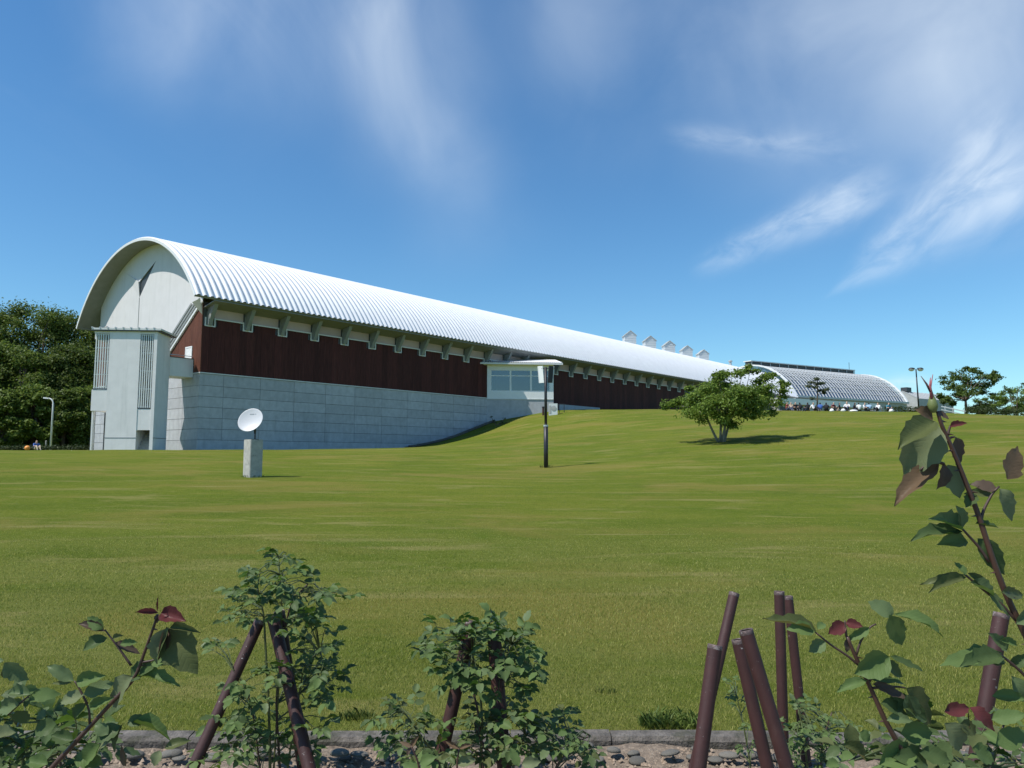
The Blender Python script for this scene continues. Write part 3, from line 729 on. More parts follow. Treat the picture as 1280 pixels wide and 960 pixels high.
# ------------------------------------------------------------------ glazed annex on the long side
def annex():
    A = B(30.75, 0.0, 0); wA = 6.9
    a = thing('glazed_bay', A + Q * wA / 2 + Z * H(A.x + 3, A.y), 'white glazed bay with low ribbed roof built against the brown wall', 'building annex')
    def N(q, p, h): return A + Q * q + PP * p + Z * h
    tri = lambda h, o=0.0: [N(-o, -o, h), N(wA + o, -o, h), N(wA + o, 7.4, h)]
    m = MB(); m.prism(tri(-.5), Z * (5.98 + .5)); m.build('base_wall', 'grey_panel', a)
    m = MB(); m.box(N(0, -.03, 5.98), Q * wA, PP * .2, Z * .74); m.box(N(0, -.03, 8.98), Q * wA, PP * .25, Z * .62)
    xs = [.35, 2.35, 4.45, 6.45]
    m.box(N(0, -.03, 6.72), Q * .35, PP * .2, Z * 2.26); m.box(N(6.55, -.03, 6.72), Q * .35, PP * .2, Z * 2.26)
    m.box(N(wA - .2, .17, 5.98), Q * .2, PP * 7.0, Z * .74); m.box(N(wA - .2, .25, 8.98), Q * .2, PP * 7.0, Z * .6)
    m.build('wall', 'white_paint', a)
    ed = [.35, 2.42, 4.55, 6.55]
    for i in range(3):
        x0, x1 = ed[i], ed[i + 1]; m = MB(); f = .09
        m.box(N(x0, -.01, 6.72), Q * f, PP * .09, Z * 2.26); m.box(N(x1 - f, -.01, 6.72), Q * f, PP * .09, Z * 2.26)
        for h in (6.722, 8.30, 8.888): m.box(N(x0 + f, -.01, h), Q * (x1 - x0 - 2 * f), PP * .09, Z * f)
        wn = m.build('window', 'white_paint', a)
        for (h0, h1) in ((6.812, 8.30), (8.39, 8.888)):
            m = MB(); m.box(N(x0 + f, .03, h0), Q * (x1 - x0 - 2 * f), PP * .012, Z * (h1 - h0)); m.build('pane', 'window_glass', wn)
    # inside: pale blinds, dark room
    m = MB(); m.box(N(.3, 1.6, 5.99), Q * 6.2, PP * .05, Z * 2.9); m.build('inner_wall', 'grey_wall', a)
    for (x0, x1) in ((.9, 2.35), (2.5, 4.5), (4.7, 5.6)):
        m = MB(); n = 10
        for k in range(n): m.box(N(x0 + (x1 - x0) * k / n, .32 + .05 * (k % 2), 6.4), Q * ((x1 - x0) / n - .004), PP * .02, Z * 1.9)
        m.build('blind', 'band_panel', a)
    # roof: shallow, ribs run front to back
    rv = []; n = 44; x0, x1 = -.75, wA + .9
    m = MB(); ns = n * 4
    prof = [0, .06, .06, 0]
    for k in range(ns + 1):
        x = x0 + (x1 - x0) * k / ns; d = prof[k % 4]
        rv += [N(x, -.75, 9.66 + d), N(x, 4.4, 10.62 + d)]
    m.add(rv, [(2 * k, 2 * k + 2, 2 * k + 3, 2 * k + 1) for k in range(ns)]); rf = m.build('roof', 'roof_metal', a)
    m = MB(); m.prism([N(x0, -.74, 9.64), N(x0, 4.4, 10.60), N(x0, 4.4, 10.38), N(x0, -.74, 9.46)], Q * (x1 - x0)); m.build('roof_slab', 'trim', rf)
    # narrow pale strip on the grey wall
    m = MB(); m.box(N(-.02, -.06, 5.90), Q * wA, PP * .06, Z * .09); m.build('sill', 'trim', a)
annex()

# drain channel climbing beside the wall
def drain():
    vs = []; fs = []; n = 60
    for k in range(n + 1):
        s = 19.5 + (31.0 - 19.5) * k / n
        for t, dz in ((.02, .10), (.55, .12), (.56, .22), (.85, .22), (.86, .05)):
            p = B(s, t, 0); p.z = H(p.x, p.y) + dz; vs.append(p)
    for k in range(n):
        for j in range(4): a = k * 5 + j; fs.append((a, a + 1, a + 6, a + 5))
    m = MB(); m.add(vs, fs); tag(m.build('drain_channel', 'kerb'), kind='structure')
drain()

# ------------------------------------------------------------------ glasshouse beyond
def glasshouse():
    G = R(59.7); D = Vector((math.sin(G), math.cos(G), 0)); Nn = Vector((math.cos(G), -math.sin(G), 0))   # axis, towards camera
    E = P(997, 494.5, 150); hE = E.z; E.z = 0; L = 36.7; hw, rise = 12.0, 7.2
    def g(s, t, h): return E + D * s + Nn * t + Z * h                    # t = 0 front eave, -24 back eave
    a = thing('glasshouse', g(L / 2, -hw, 6), 'large barrel vaulted glasshouse with white end arches behind the picnickers', 'glasshouse')
    rad = (hw * hw + rise * rise) / (2 * rise); an = math.asin(hw / rad)
    ap = lambda s, x, r=0.0: g(s, -hw + (rad + r) * math.sin(x), hE + rise - rad + (rad + r) * math.cos(x))
    n = 20; xs = [-an + 2 * an * k / n for k in range(n + 1)]; ns = 26
    m = MB(); vs = [ap(L * i / ns, x) for i in range(ns + 1) for x in xs]
    m.add(vs, [(i * (n + 1) + k, (i + 1) * (n + 1) + k, (i + 1) * (n + 1) + k + 1, i * (n + 1) + k + 1) for i in range(ns) for k in range(n)])
    gl = m.build('glass_vault', 'roof_glass', a, smooth=True)
    for i in range(0, 37):                                               # glazing bars round the vault
        m = MB(); s = L * i / 36; wd = .06 if i % 4 else .13
        for k in range(n): m.bar(ap(s, xs[k], .06), ap(s, xs[k + 1], .06), wd, .14, up=(ap(s, xs[k], 1) - ap(s, xs[k])))
        m.build('glazing_bar', 'greenhouse_bar', gl)
    for k in range(1, n):
        m = MB(); m.bar(ap(0, xs[k], .05), ap(L, xs[k], .05), .075, .06, up=(ap(0, xs[k], 1) - ap(0, xs[k]))); m.build('purlin', 'greenhouse_bar', gl)
    for s in (-.5, L + .1):
        m = MB()
        for k in range(n): m.bar(ap(s, xs[k], .1), ap(s, xs[k + 1], .1), .5, .3, up=(ap(s, xs[k], 1) - ap(s, xs[k])))
        m.build('end_arch', 'white_paint', a)
        m = MB(); vs = [ap(s + .2, x) for x in xs]; m.add(vs + [g(s + .2, -2 * hw, hE), g(s + .2, 0, hE)], [tuple(range(len(xs)))]); m.build('end_glazing', 'roof_glass', a)
    m = MB(); vs = [ap(L * i / 6, x, -.9) for i in range(7) for x in xs]; m.add(vs, [(i * (n + 1) + k, (i + 1) * (n + 1) + k, (i + 1) * (n + 1) + k + 1, i * (n + 1) + k + 1) for i in range(6) for k in range(n)]); m.build('shade_screen', 'shade_cloth', a, smooth=True)
    for s in range(0, 37, 4):                                            # shading screens and trusses inside, seen through the glass
        m = MB()
        for k in range(n): m.bar(ap(s, xs[k], -.5), ap(s, xs[k + 1], -.5), .2, .3, up=(ap(s, xs[k], 1) - ap(s, xs[k])))
        m.build('truss', 'dark_frame', a)
    m = MB(); m.box(g(0, -2 * hw, 2), D * L, Nn * (2 * hw), Z * (hE - 2.4)); m.build('base_wall', 'grey_wall', a)
    m = MB(); m.box(g(.4, -2 * hw + .4, hE - .38), D * (L - .8), Nn * (2 * hw - .8), Z * .06); m.build('inner_floor', 'planting', a)
    m = MB(); m.box(g(-.3, -.1, hE - .35), D * (L + .6), Nn * .5, Z * .4); m.build('gutter', 'greenhouse_bar', a)
    # ridge lantern
    m = MB(); hr = hE + rise
    m.box(g(-.8, -hw - 1.1, hr + .95), D * (L - 1.5), Nn * 2.2, Z * .18); lan = m.build('ridge_lantern', 'white_paint', a)
    m = MB(); m.box(g(-.6, -hw - .8, hr - .2), D * (L - 1.9), Nn * 1.6, Z * 1.14); m.build('lantern_core', 'dark_frame', lan)
    for k in range(13):
        m = MB(); p = g(-.5 + k * 2.9, -hw + .82, hr - .15); m.box(p, D * .14, Nn * .1, Z * 1.09); m.build('lantern_post', 'greenhouse_bar', lan)
    m = MB(); m.tube([g(L - 3, -hw, hr + 1.1), g(L - 3, -hw, hr + 3.0)], .05, 6); m.build('mast', 'dark_frame', lan)
    # low flat-roofed link in front
    b = thing('flat_roofed_link', P(1040, 512, 125), 'low white flat roofed block in front of the glasshouse', 'building')
    p0 = P(975, 497, 128); p1 = P(1097, 505, 143)
    d = (p1 - p0); d.z = 0; Ln = d.length; d.normalize(); nn = Vector((d.y, -d.x, 0)); p0.z = 0; ht = P(975, 497, 128).z
    m = MB(); m.box(p0 + Z * (ht - 1.0), d * Ln, -nn * 7, Z * 1.0); m.build('roof_fascia', 'white_paint', b)
    m = MB(); m.box(p0 + Z * 2 - nn * .6 + d * .3, d * (Ln - .6), -nn * 6, Z * (ht - 3.0)); m.build('wall', 'grey_wall', b)
    for k in range(9):
        m = MB(); m.box(p0 + d * (1 + k * (Ln - 2) / 9) - nn * .55 + Z * 6.2, d * 1.7, nn * .06, Z * 2.4); wn = m.build('window', 'dark_frame', b)
    # distant small glasshouse
    c = thing('small_glasshouse', P(1150, 505, 195), 'small grey ridged glasshouse beyond the big vault end', 'glasshouse')
    q0 = P(1128, 505, 190); q1 = P(1172, 505, 200); top = P(1150, 491, 195).z; base = P(1150, 516, 195).z; ev = P(1150, 501, 195).z
    d2 = q1 - q0; d2.z = 0; L2 = d2.length; d2.normalize(); n2 = Vector((d2.y, -d2.x, 0)); q0.z = 0
    m = MB(); m.prism([q0 + n2 * 4 + Z * base, q0 + n2 * 4 + Z * ev, q0 + Z * top, q0 - n2 * 4 + Z * ev, q0 - n2 * 4 + Z * base], d2 * L2); m.build('body', 'grey_wall', c)
    for k in range(10):
        m = MB(); m.bar(q0 + d2 * (L2 * k / 9) + n2 * 4.1 + Z * (ev + .05), q0 + d2 * (L2 * k / 9) + Z * (top + .08), .12, .1); m.build('glazing_bar', 'greenhouse_bar', c)
    m = MB(); m.box(q0 + d2 * 1.0 + Z * (top - .1) + n2 * .8, d2 * 2.2, -n2 * 1.6, Z * 1.1); m.build('vent_box', 'dark_frame', c)
glasshouse()

# ------------------------------------------------------------------ trees
def leaf_cloud(centres, radii, counts, size, flat=.55, jitter=.35, seed=0, up=.35):
    """leaf quads spread through a set of clumps; denser towards the outside of each clump"""
    rg = np.random.default_rng(seed); V = []
    for c, r, n in zip(centres, radii, counts):
        d = rg.normal(size=(n, 3)); d /= np.linalg.norm(d, axis=1)[:, None]
        k = np.abs(rg.normal(.62, .30, n))
        p = np.asarray(c)[None] + d * (k[:, None] * np.asarray(r)[None])
        nr = d * .55 + rg.normal(size=(n, 3)) * .6 + np.array([0, 0, up]); nr /= np.linalg.norm(nr, axis=1)[:, None]
        t = np.cross(nr, rg.normal(size=(n, 3))); t /= np.linalg.norm(t, axis=1)[:, None]; b = np.cross(nr, t)
        s = (size * rg.uniform(.6, 1.3, n))[:, None]
        V.append(np.stack([p - t * s, p - b * s * .55 + nr * s * .12, p + t * s, p + b * s * .55 + nr * s * .12], 1))
    V = np.concatenate(V).reshape(-1, 3); Fc = np.arange(len(V)).reshape(-1, 4)
    return V, Fc

def limb(m, a, b, r0, r1, bend=.15, n=5, sides=7):
    a, b = Vector(a), Vector(b); L = (b - a).length; pts = []; off = Vector((random.uniform(-1, 1), random.uniform(-1, 1), random.uniform(.2, 1))) * L * bend
    for k in range(n + 1):
        t = k / n; pts.append(a.lerp(b, t) + off * math.sin(math.pi * t) * (1 - t * .3))
    m.tube(pts, [r0 + (r1 - r0) * k / n for k in range(n + 1)], sides)

def small_tree():
    Yt = 40.0; base = at(902, Yt); mpp = Yt / F
    t = thing('broadleaf_tree', base, 'spreading bright green tree with several thin trunks alone on the lawn', 'tree')
    def c3(px, py, dy): p = P(px, py, Yt + dy); return p
    cl = []                                           # (px, py, depth offset, rx px, ry px, n)
    spec = [(845, 503, .3, 16, 7), (862, 498, -.8, 20, 9), (858, 512, .9, 20, 10), (878, 490, -.2, 22, 9), (880, 508, -1.3, 24, 11), (872, 520, .2, 18, 9),
            (898, 478, .2, 20, 8), (915, 470, -.6, 20, 8), (930, 464, .5, 16, 6), (905, 492, -1.5, 26, 11), (925, 486, -1.2, 26, 10), (945, 478, .2, 18, 8),
            (900, 505, 1.2, 28, 10), (918, 506, -1.6, 26, 11), (940, 498, -1.0, 24, 10), (955, 490, .6, 20, 9), (965, 500, -.4, 20, 9), (975, 492, .9, 12, 6),
            (950, 510, .8, 22, 9), (935, 515, -.9, 18, 9), (905, 518, -.6, 22, 9), (890, 520, -1.2, 16, 8), (915, 528, -.3, 13, 8), (943, 521, -.2, 9, 7), (922, 495, 1.6, 30, 12),
            (885, 498, 1.6, 26, 11), (955, 503, 1.8, 20, 9), (908, 484, 1.0, 24, 9), (984, 480, 1.2, 9, 5), (981, 487, .4, 8, 5), (962, 471, .6, 9, 4), (938, 459, .2, 6, 2.5), (897, 466, .0, 7, 3), (836, 508, .1, 8, 4), (860, 486, .2, 9, 4)]
    cs, rs, ns = [], [], []
    rg = random.Random(3)
    m = MB(); stems = []
    for k, (dx, dy, tx, ty, td) in enumerate(((-.15, 0, 880, 512, -.4), (-.05, .12, 897, 500, .6), (.05, -.1, 906, 495, -.6), (.14, .05, 925, 500, .5), (.02, .15, 910, 505, 1.2))):
        p0 = base + Vector((dx, dy, -.06)); p1 = c3(tx, ty, td); limb(m, p0, p1, .075, .04, .04, 6, 8); stems.append((p0, p1))
    for (px, py, dy, rx, ry) in spec:
        c = c3(px, py, dy); sub = max(2, int(rx / 6))
        p0, p1 = min(stems, key=lambda s: (s[1] - c).length)
        limb(m, p0.lerp(p1, rg.uniform(.62, 1.0)), c, .032, .010, .08, 4, 5)
        for j in range(sub):                         # break each clump into smaller tufts
            o = Vector((rg.uniform(-1, 1) * rx * .75 * mpp, rg.uniform(-1, 1) * rx * .7 * mpp, rg.uniform(-1, 1) * ry * .8 * mpp))
            r = rg.uniform(.45, .80) * rx * mpp
            cs.append(c + o); rs.append((r, r, max(.14, ry * mpp * rg.uniform(.55, .95)))); ns.append(int(90 + 330 * r))
    m.build('trunk', 'pale_bark', t, smooth=True)
    V, Fc = leaf_cloud(cs, rs, ns, .075, seed=5, up=.8); np_mesh('crown', V, Fc, 'maple_leaf', t)
small_tree()

def right_tree():
    Yt = 84.0; base = at(1208, Yt); mpp = Yt / F
    t = thing('shade_tree', base, 'round crowned tree with a single trunk on the far right rise', 'tree')
    spec = [(1190, 485, 12, 5), (1180, 494, 10, 4), (1186, 475, 12, 5), (1200, 468, 14, 5), (1216, 466, 14, 5), (1230, 470, 14, 5), (1240, 473, 9, 4), (1236, 481, 10, 5), (1222, 480, 14, 6),
            (1205, 478, 14, 6), (1213, 490, 16, 5), (1230, 491, 10, 4), (1196, 495, 12, 5), (1184, 500, 8, 4), (1241, 467, 7, 3), (1212, 461, 6, 2), (1203, 487, 12, 5), (1190, 503, 7, 3)]
    m = MB(); fork = base + Vector((0, 0, 1.6)); limb(m, base - Z * .2, fork, .16, .12, .03, 5, 9); cs, rs, ns = [], [], []; rg = random.Random(9)
    for (px, py, rx, ry) in spec:
        c = P(px, py, Yt + rg.uniform(-2.2, 2.2)); limb(m, fork, c, .06, .02, .12, 5, 5)
        for j in range(4):
            o = Vector((rg.uniform(-1, 1) * rx * .7 * mpp, rg.uniform(-1, 1) * rx * .7 * mpp, rg.uniform(-1, 1) * ry * .8 * mpp)); r = rg.uniform(.40, .75) * rx * mpp
            cs.append(c + o); rs.append((r, r, ry * mpp * rg.uniform(.6, 1.0))); ns.append(110)
    m.build('trunk', 'bark', t, smooth=True)
    V, Fc = leaf_cloud(cs, rs, ns, .13, seed=6, up=.7); np_mesh('crown', V, Fc, 'oak_leaf', t)
right_tree()

def blob_tree(name, label, base, px, Yt, spec, size, m_leaf, n, seed, cat='tree', trunk=.12, group=None, bark='bark', zsc=1.0):
    """spec: clumps as (dx, dy, dz, r, rz) in metres from the base"""
    t = thing(name, base, label, cat, group); m = MB(); rg = random.Random(seed); cs, rs, ns = [], [], []
    hmax = max(s[2] for s in spec); fork = base + Vector((0, 0, hmax * .35)); limb(m, base - Z * .3, fork, trunk, trunk * .75, .03, 4, 8); limb(m, fork, base + Vector((0, 0, hmax * .9)), trunk * .75, trunk * .2, .04, 4, 7)
    for (dx, dy, dz, r, rz) in spec:
        c = base + Vector((dx, dy, dz)); limb(m, fork + Z * rg.uniform(0, .3) * hmax, c, trunk * .4, trunk * .1, .1, 3, 5)
        cs.append(c); rs.append((r, r, rz)); ns.append(n)
    m.build('trunk', bark, t, smooth=True); V, Fc = leaf_cloud(cs, rs, ns, size, seed=seed, up=.5); np_mesh('crown', V, Fc, m_leaf, t); return t

def forest():
    rg = random.Random(21); k = 0
    # broadleaved trees of the wooded slope on the left: column, depth, height of the top in the photograph
    rows = [(-40, 92, 372), (8, 96, 372), (45, 94, 378), (85, 97, 383), (118, 100, 388), (-15, 84, 420), (25, 83, 430), (62, 86, 425), (98, 88, 432), (-30, 78, 470), (5, 77, 485), (40, 79, 478), (78, 80, 485), (108, 83, 480), (150, 99, 395), (-80, 88, 380), (-70, 76, 455)]
    desc = ['topmost row', 'middle row', 'front row']
    words = {(-40, 92): 'tall dark tree cut by the left photo edge, top row of the wood', (8, 96): 'tallest tree of the left wood, by the photo corner edge', (45, 94): 'top row woodland tree left of the white street lamp head', (85, 97): 'top row woodland tree just left of the hall roof', (118, 100): 'woodland tree half hidden behind the left roof edge',
             (-15, 84): 'middle row woodland tree cut by the left photo edge', (25, 83): 'middle row woodland tree above the orange ball', (62, 86): 'middle row woodland tree directly above the white street lamp', (98, 88): 'middle row woodland tree beside the hall roof eave', (-30, 78): 'lowest woodland tree cut by the left photo edge',
             (5, 77): 'low woodland tree in front at the far left', (40, 79): 'low woodland tree behind the seated person in blue', (78, 80): 'low woodland tree right of the white street lamp pole', (108, 83): 'low woodland tree touching the stair tower outline', (150, 99): 'woodland tree mostly hidden behind the white gable', (-80, 88): 'woodland tree beyond the left photo edge, upper', (-70, 76): 'woodland tree beyond the left photo edge, lower'}
    for (px, Yt, top) in rows:
        base = at(px, Yt); ht = P(px, top, Yt).z - base.z; spec = []; wd = ht * rg.uniform(.30, .36); n = 46
        for j in range(n):
            u = rg.random(); zz = .12 + .86 * (j + .5) / n; prof = math.sin(math.pi * min(1, (zz - .02) ** .75)) ** .6; a = rg.uniform(0, 6.283); rr = wd * prof * (rg.uniform(.45, 1.0))
            r = ht * rg.uniform(.085, .135); spec.append((math.cos(a) * rr, math.sin(a) * rr, ht * zz - r * .5, r, r * .6))
        blob_tree('woodland_tree', words[(px, Yt)], base, px, Yt, spec, .165, 'forest_leaf', 560, 100 + k, trunk=.3, group='trees of the wood on the left'); k += 1
forest()

def pine():
    Yt = 98.0; base = at(1021, Yt); mpp = Yt / F; t = thing('pine_tree', base, 'small sparse pine standing before the glasshouse', 'tree'); m = MB(); top = P(1022, 471, Yt)
    m.tube([base - Z * .3, base.lerp(top, .5) + Vector((.05, 0, 0)), top], [.12, .09, .03], 7); cs, rs, ns = [], [], []
    for (px, py, r) in ((1021, 474, 6), (1014, 478, 6), (1027, 479, 5), (1011, 483, 5), (1019, 484, 5), (1026, 488, 6), (1033, 487, 4), (1015, 498, 3), (1022, 480, 6), (1030, 491, 3)):
        c = P(px, py, Yt + random.uniform(-.5, .5)); q = base.lerp(top, min(.97, max(.3, (c.z - base.z) / (top.z - base.z) - .06))); m.tube([q, c], [.04, .015], 5)
        cs.append(c); rs.append((r * mpp, r * mpp, 2.2 * mpp)); ns.append(150)
    m.build('trunk', 'bark', t, smooth=True); V, Fc = leaf_cloud(cs, rs, ns, .11, seed=8, up=.4); np_mesh('crown', V, Fc, 'pine_leaf', t)
pine()

def right_shrubs():
    for i, (px, Yt, h, wd, lab, ml) in enumerate(((1244, 80, 2.6, 2.3, 'rounded green shrub right of the round crowned tree', 'oak_leaf'), (1272, 78, 3.4, 2.6, 'tall green shrub cut by the right photo edge', 'maple_leaf'), (1228, 82, 1.7, 1.5, 'low shrub under the round crowned tree', 'hedge_leaf'), (1300, 77, 3.0, 2.4, 'green shrub beyond the right photo edge', 'oak_leaf'))):
        base = at(px, Yt); rg = random.Random(40 + i); spec = []
        for j in range(26):
            a = rg.uniform(0, 6.28); rr = wd * rg.uniform(.1, .8); zz = rg.uniform(.15, .9); spec.append((math.cos(a) * rr, math.sin(a) * rr * .7, h * zz * (1 - .35 * (rr / wd) ** 2), rg.uniform(.35, .6), rg.uniform(.22, .4)))
        blob_tree('shrub', lab, base, px, Yt, spec, .10, ml, 150, 50 + i, 'shrub', .06, 'shrubs at the right edge')
    # arching bare sprays above the right hand shrub
    base = at(1268, 76); t = thing('arching_shrub', base, 'thin arching sprays with drooping leaves at the right edge', 'shrub'); m = MB(); cs, rs, ns = [], [], []
    for (pts) in (((1268, 517), (1262, 490), (1256, 484), (1254, 494)), ((1270, 517), (1272, 488), (1279, 480), (1286, 486)), ((1269, 517), (1266, 492), (1262, 486), (1259, 487))):
        q = [P(a, b, 76) for a, b in pts]; q[0].z = base.z - .1; pl = [q[0].lerp(q[1], .5)]; m.tube([q[0], pl[0], q[1], q[2], q[3]], [.04, .035, .03, .02, .008], 5)
        for c in (q[1], q[2], q[3], q[1].lerp(q[2], .5), q[2].lerp(q[3], .5)): cs.append(c); rs.append((.28, .28, .16)); ns.append(26)
    m.build('stem', 'bark', t, smooth=True); V, Fc = leaf_cloud(cs, rs, ns, .09, seed=77); np_mesh('foliage', V, Fc, 'oak_leaf', t)
    # clipped low hedges along the crest
    for (pa, pb, Yh, hh, lab) in ((1106, 1166, 79, .75, 'low clipped dark hedge between the picnickers and the twin lamp'), (1206, 1300, 75, .95, 'low clipped dark hedge along the crest at the right edge')):
        a, b = at(pa, Yh), at(pb, Yh - 1.5); h = thing('hedge', (a + b) / 2, lab, 'hedge', 'hedges along the crest'); cs, rs, ns = [], [], []; n = int((b - a).length / .35); rg = random.Random(int(pa))
        for j in range(n):
            p = a.lerp(b, (j + .5) / n); z0 = H(p.x, p.y)
            for zz in (.22, .6): cs.append(Vector((p.x, p.y + rg.uniform(-.2, .2), z0 + hh * zz))); rs.append((.34, .42, hh * .33 * rg.uniform(.8, 1.2))); ns.append(90)
        V, Fc = leaf_cloud(cs, rs, ns, .065, seed=int(pa)); np_mesh('foliage', V, Fc, 'hedge_leaf', h)
        m = MB()
        for j in range(0, n, 3):
            p = a.lerp(b, (j + .5) / n); p.z = H(p.x, p.y); m.tube([p - Z * .1, p + Z * hh * .6], [.03, .015], 5)
        m.build('stem', 'bark', h)
    # left end: dark low hedge behind the crest
    a, b = at(-10, 66), at(108, 66); h = thing('hedge', (a + b) / 2, 'low dark hedge at the foot of the wood on the left', 'hedge', 'hedges along the crest'); cs, rs, ns = [], [], []; rg = random.Random(3)
    for j in range(34):
        p = a.lerp(b, (j + .5) / 34); z0 = H(p.x, p.y); cs.append(Vector((p.x, p.y, z0 + .25))); rs.append((.5, .5, .25 * rg.uniform(.7, 1.3))); ns.append(110)
    V, Fc = leaf_cloud(cs, rs, ns, .07, seed=31); np_mesh('foliage', V, Fc, 'hedge_leaf', h)
right_shrubs()

# ------------------------------------------------------------------ street furniture and small things on the lawn
def dish():
    Yd = 23.0; b = at(315.5, Yd); t = thing('satellite_dish', b, 'white satellite dish on a square concrete pedestal on the lawn', 'satellite dish')
    a = R(-42); ex = Vector((math.cos(a), math.sin(a), 0)); ey = Vector((-math.sin(a), math.cos(a), 0)); hw = .21; top = P(315, 549.5, Yd).z
    m = MB()
    ch = .02
    poly = [(-hw + ch, -hw), (hw - ch, -hw), (hw, -hw + ch), (hw, hw - ch), (hw - ch, hw), (-hw + ch, hw), (-hw, hw - ch), (-hw, -hw + ch)]
    bz = b.z - .25; m.prism([b + ex * x + ey * y + Z * (bz - b.z) for x, y in poly], Z * (top - bz - .02)); ped = m.build('pedestal', 'concrete', t)
    m = MB(); m.prism([b + ex * x * .97 + ey * y * .97 + Z * (top - .02 - b.z) for x, y in poly], Z * .02); m.build('cap', 'concrete', ped)
    c = Vector((b.x, b.y, top)); pp = c + Vector((.02, .05, 0))
    m = MB(); m.box(pp - Vector((.09, .09, 0)), (.18, 0, 0), (0, .18, 0), (0, 0, .02)); m.tube([pp, pp + Z * .22], .022, 10); m.bar(pp + Z * .18, pp + Vector((.0, -.02, .40)), .05, .05); m.build('mount', 'dark_metal', t)
    # dish: faces up left towards the camera, slightly oval
    dc = P(313.5, 525.5, Yd - .08); ax = Vector((-.04, -.90, .30)).normalized(); r = .385
    prof = [(r * k / 10, .045 * (k / 10) ** 2) for k in range(1, 11)] + [(r + .012, .045), (r + .012, .03)] + [(r * k / 10, .045 * (k / 10) ** 2 - .014) for k in range(10, 0, -1)] + [(.00005, -.014)]
    m = MB(); m.lathe((0, 0, 0), (0, 0, 1), prof, 40); m.f.append(tuple(range(39, -1, -1))); m.mi.append(0)
    # squash to the oval seen in the photo
    x1 = Vector((.72, 0, .69)); x1 = (x1 - ax * x1.dot(ax)).normalized(); y1 = ax.cross(x1)
    m.v = [tuple(dc + x1 * (v[0] * 1.0) + y1 * (v[1] * .90) + ax * v[2]) for v in m.v]
    d = m.build('reflector', 'dish_white', t, smooth=True)
    # faint grey lettering near the upper rim
    m = MB(); hx = Vector((1, 0, 0)); hx = (hx - ax * hx.dot(ax)).normalized(); hy = ax.cross(hx) * -1
    if hy.z < 0: hy = -hy
    o = dc + hx * -.05 + hy * .19 + ax * .018; x = 0
    for wdt in (.030, .022, .022, .024, .012, .022, .0, .028, .026):
        if wdt: m.box(o + hx * x, hx * wdt * .7, hy * .028, ax * .004)
        x += wdt if wdt else .02
    m.build('lettering', 'print_grey', d)
    m = MB(); m.bar(pp + Vector((0, -.02, .38)), dc - ax * .05, .06, .06); m.build('bracket', 'dark_metal', t)
dish()

def lamp_post():
    Yl = 32.0; b = at(682.5, Yl); top = P(682, 459, Yl).z; t = thing('garden_lamp', b, 'slim dark lamp post with two upright panels at its head', 'lamp post')
    hj = P(682, 532, Yl).z
    m = MB(); m.tube([b - Z * .3, Vector((b.x, b.y, hj))], .095, 12); m.build('lower_pole', 'dark_metal', t, smooth=True)
    m = MB(); m.tube([Vector((b.x, b.y, hj)), Vector((b.x, b.y, top))], .062, 12); m.build('upper_pole', 'dark_metal', t, smooth=True)
    m = MB(); m.tube([Vector((b.x, b.y, hj - .04)), Vector((b.x, b.y, hj + .03))], .105, 12); m.build('collar', 'galv', t)
    for (pxa, pxb, pxt, mt) in ((678.5, 673.5, 679, 'white_paint'), (684.5, 690.0, 685, 'dark_metal')):
        p0 = P(pxa - (5 if pxb < pxa else -5) * 0, 478, Yl); h0, h1 = P(0, 478.5, Yl).z, P(0, 457.5, Yl).z
        sg = -1 if pxb < pxa else 1
        m = MB(); o = Vector((b.x + sg * .075, b.y - .06, h0)); d = Vector((sg * .55, .35, 0)).normalized()
        lean = Vector((sg * .06, 0, h1 - h0)); nn = Vector((d.y, -d.x, 0)) * .05
        m.box(o, d * .22, nn, lean); pn = m.build('lamp_panel', mt, t, label='white lamp panel' if sg < 0 else 'dark lamp panel')
        m = MB(); f = .02
        m.box(o + d * .23, d * .02, nn * 1.2, lean); m.build('panel_edge', 'white_paint', pn)
        m = MB(); m.bar(Vector((b.x, b.y, h0 + .15)), o + d * .05 + Z * .15, .03, .03); m.bar(Vector((b.x, b.y, h1 - .12)), o + d * .05 + lean * .85, .03, .03); m.build('arm', 'dark_metal', pn)
    # rough grass tuft at the foot
    weeds(b, .30, 60, .10, 'rough grass tuft round the foot of the dark lamp post', 'tuft')

def weeds(b, rad, n, h, label, cat, m='weed_leaf', seed=1, name='grass_tuft'):
    rg = np.random.default_rng(seed); V = []; a = rg.uniform(0, 6.28, n); r = rad * np.sqrt(rg.uniform(0, 1, n)); x = b.x + np.cos(a) * r; y = b.y + np.sin(a) * r * .6; z = Hs(x, y)
    hh = h * rg.uniform(.5, 1.2, n); la = rg.uniform(0, 6.28, n); ln = hh * rg.uniform(.3, 1.1, n); w = hh * .06
    c = np.stack([x, y, z - .01], -1); sd = np.stack([np.cos(a), np.sin(a), 0 * a], -1) * w[:, None]; md = np.stack([x + np.cos(la) * ln * .45, y + np.sin(la) * ln * .45, z + hh * .7], -1); tp = np.stack([x + np.cos(la) * ln, y + np.sin(la) * ln, z + hh * .95], -1)
    V = np.stack([c - sd, c + sd, md + sd * .9, tp, md - sd * .9], 1).reshape(-1, 3); o = np_mesh(name, V, np.arange(len(V)).reshape(-1, 5), m)
    me = o.data; me.transform(Matrix.Translation(-b)); o.location = b
    tag(o, label, cat); return o
lamp_post()
p = at(316, 22.9); weeds(p, .34, 120, .07, 'uncut grass fringe round the concrete dish pedestal', 'tuft', seed=9)
p = at(840, 4.62); weeds(p, .20, 420, .075, 'dark leafy weed clump on the kerb between the bush and pipes', 'weed', seed=4, name='weed_clump')
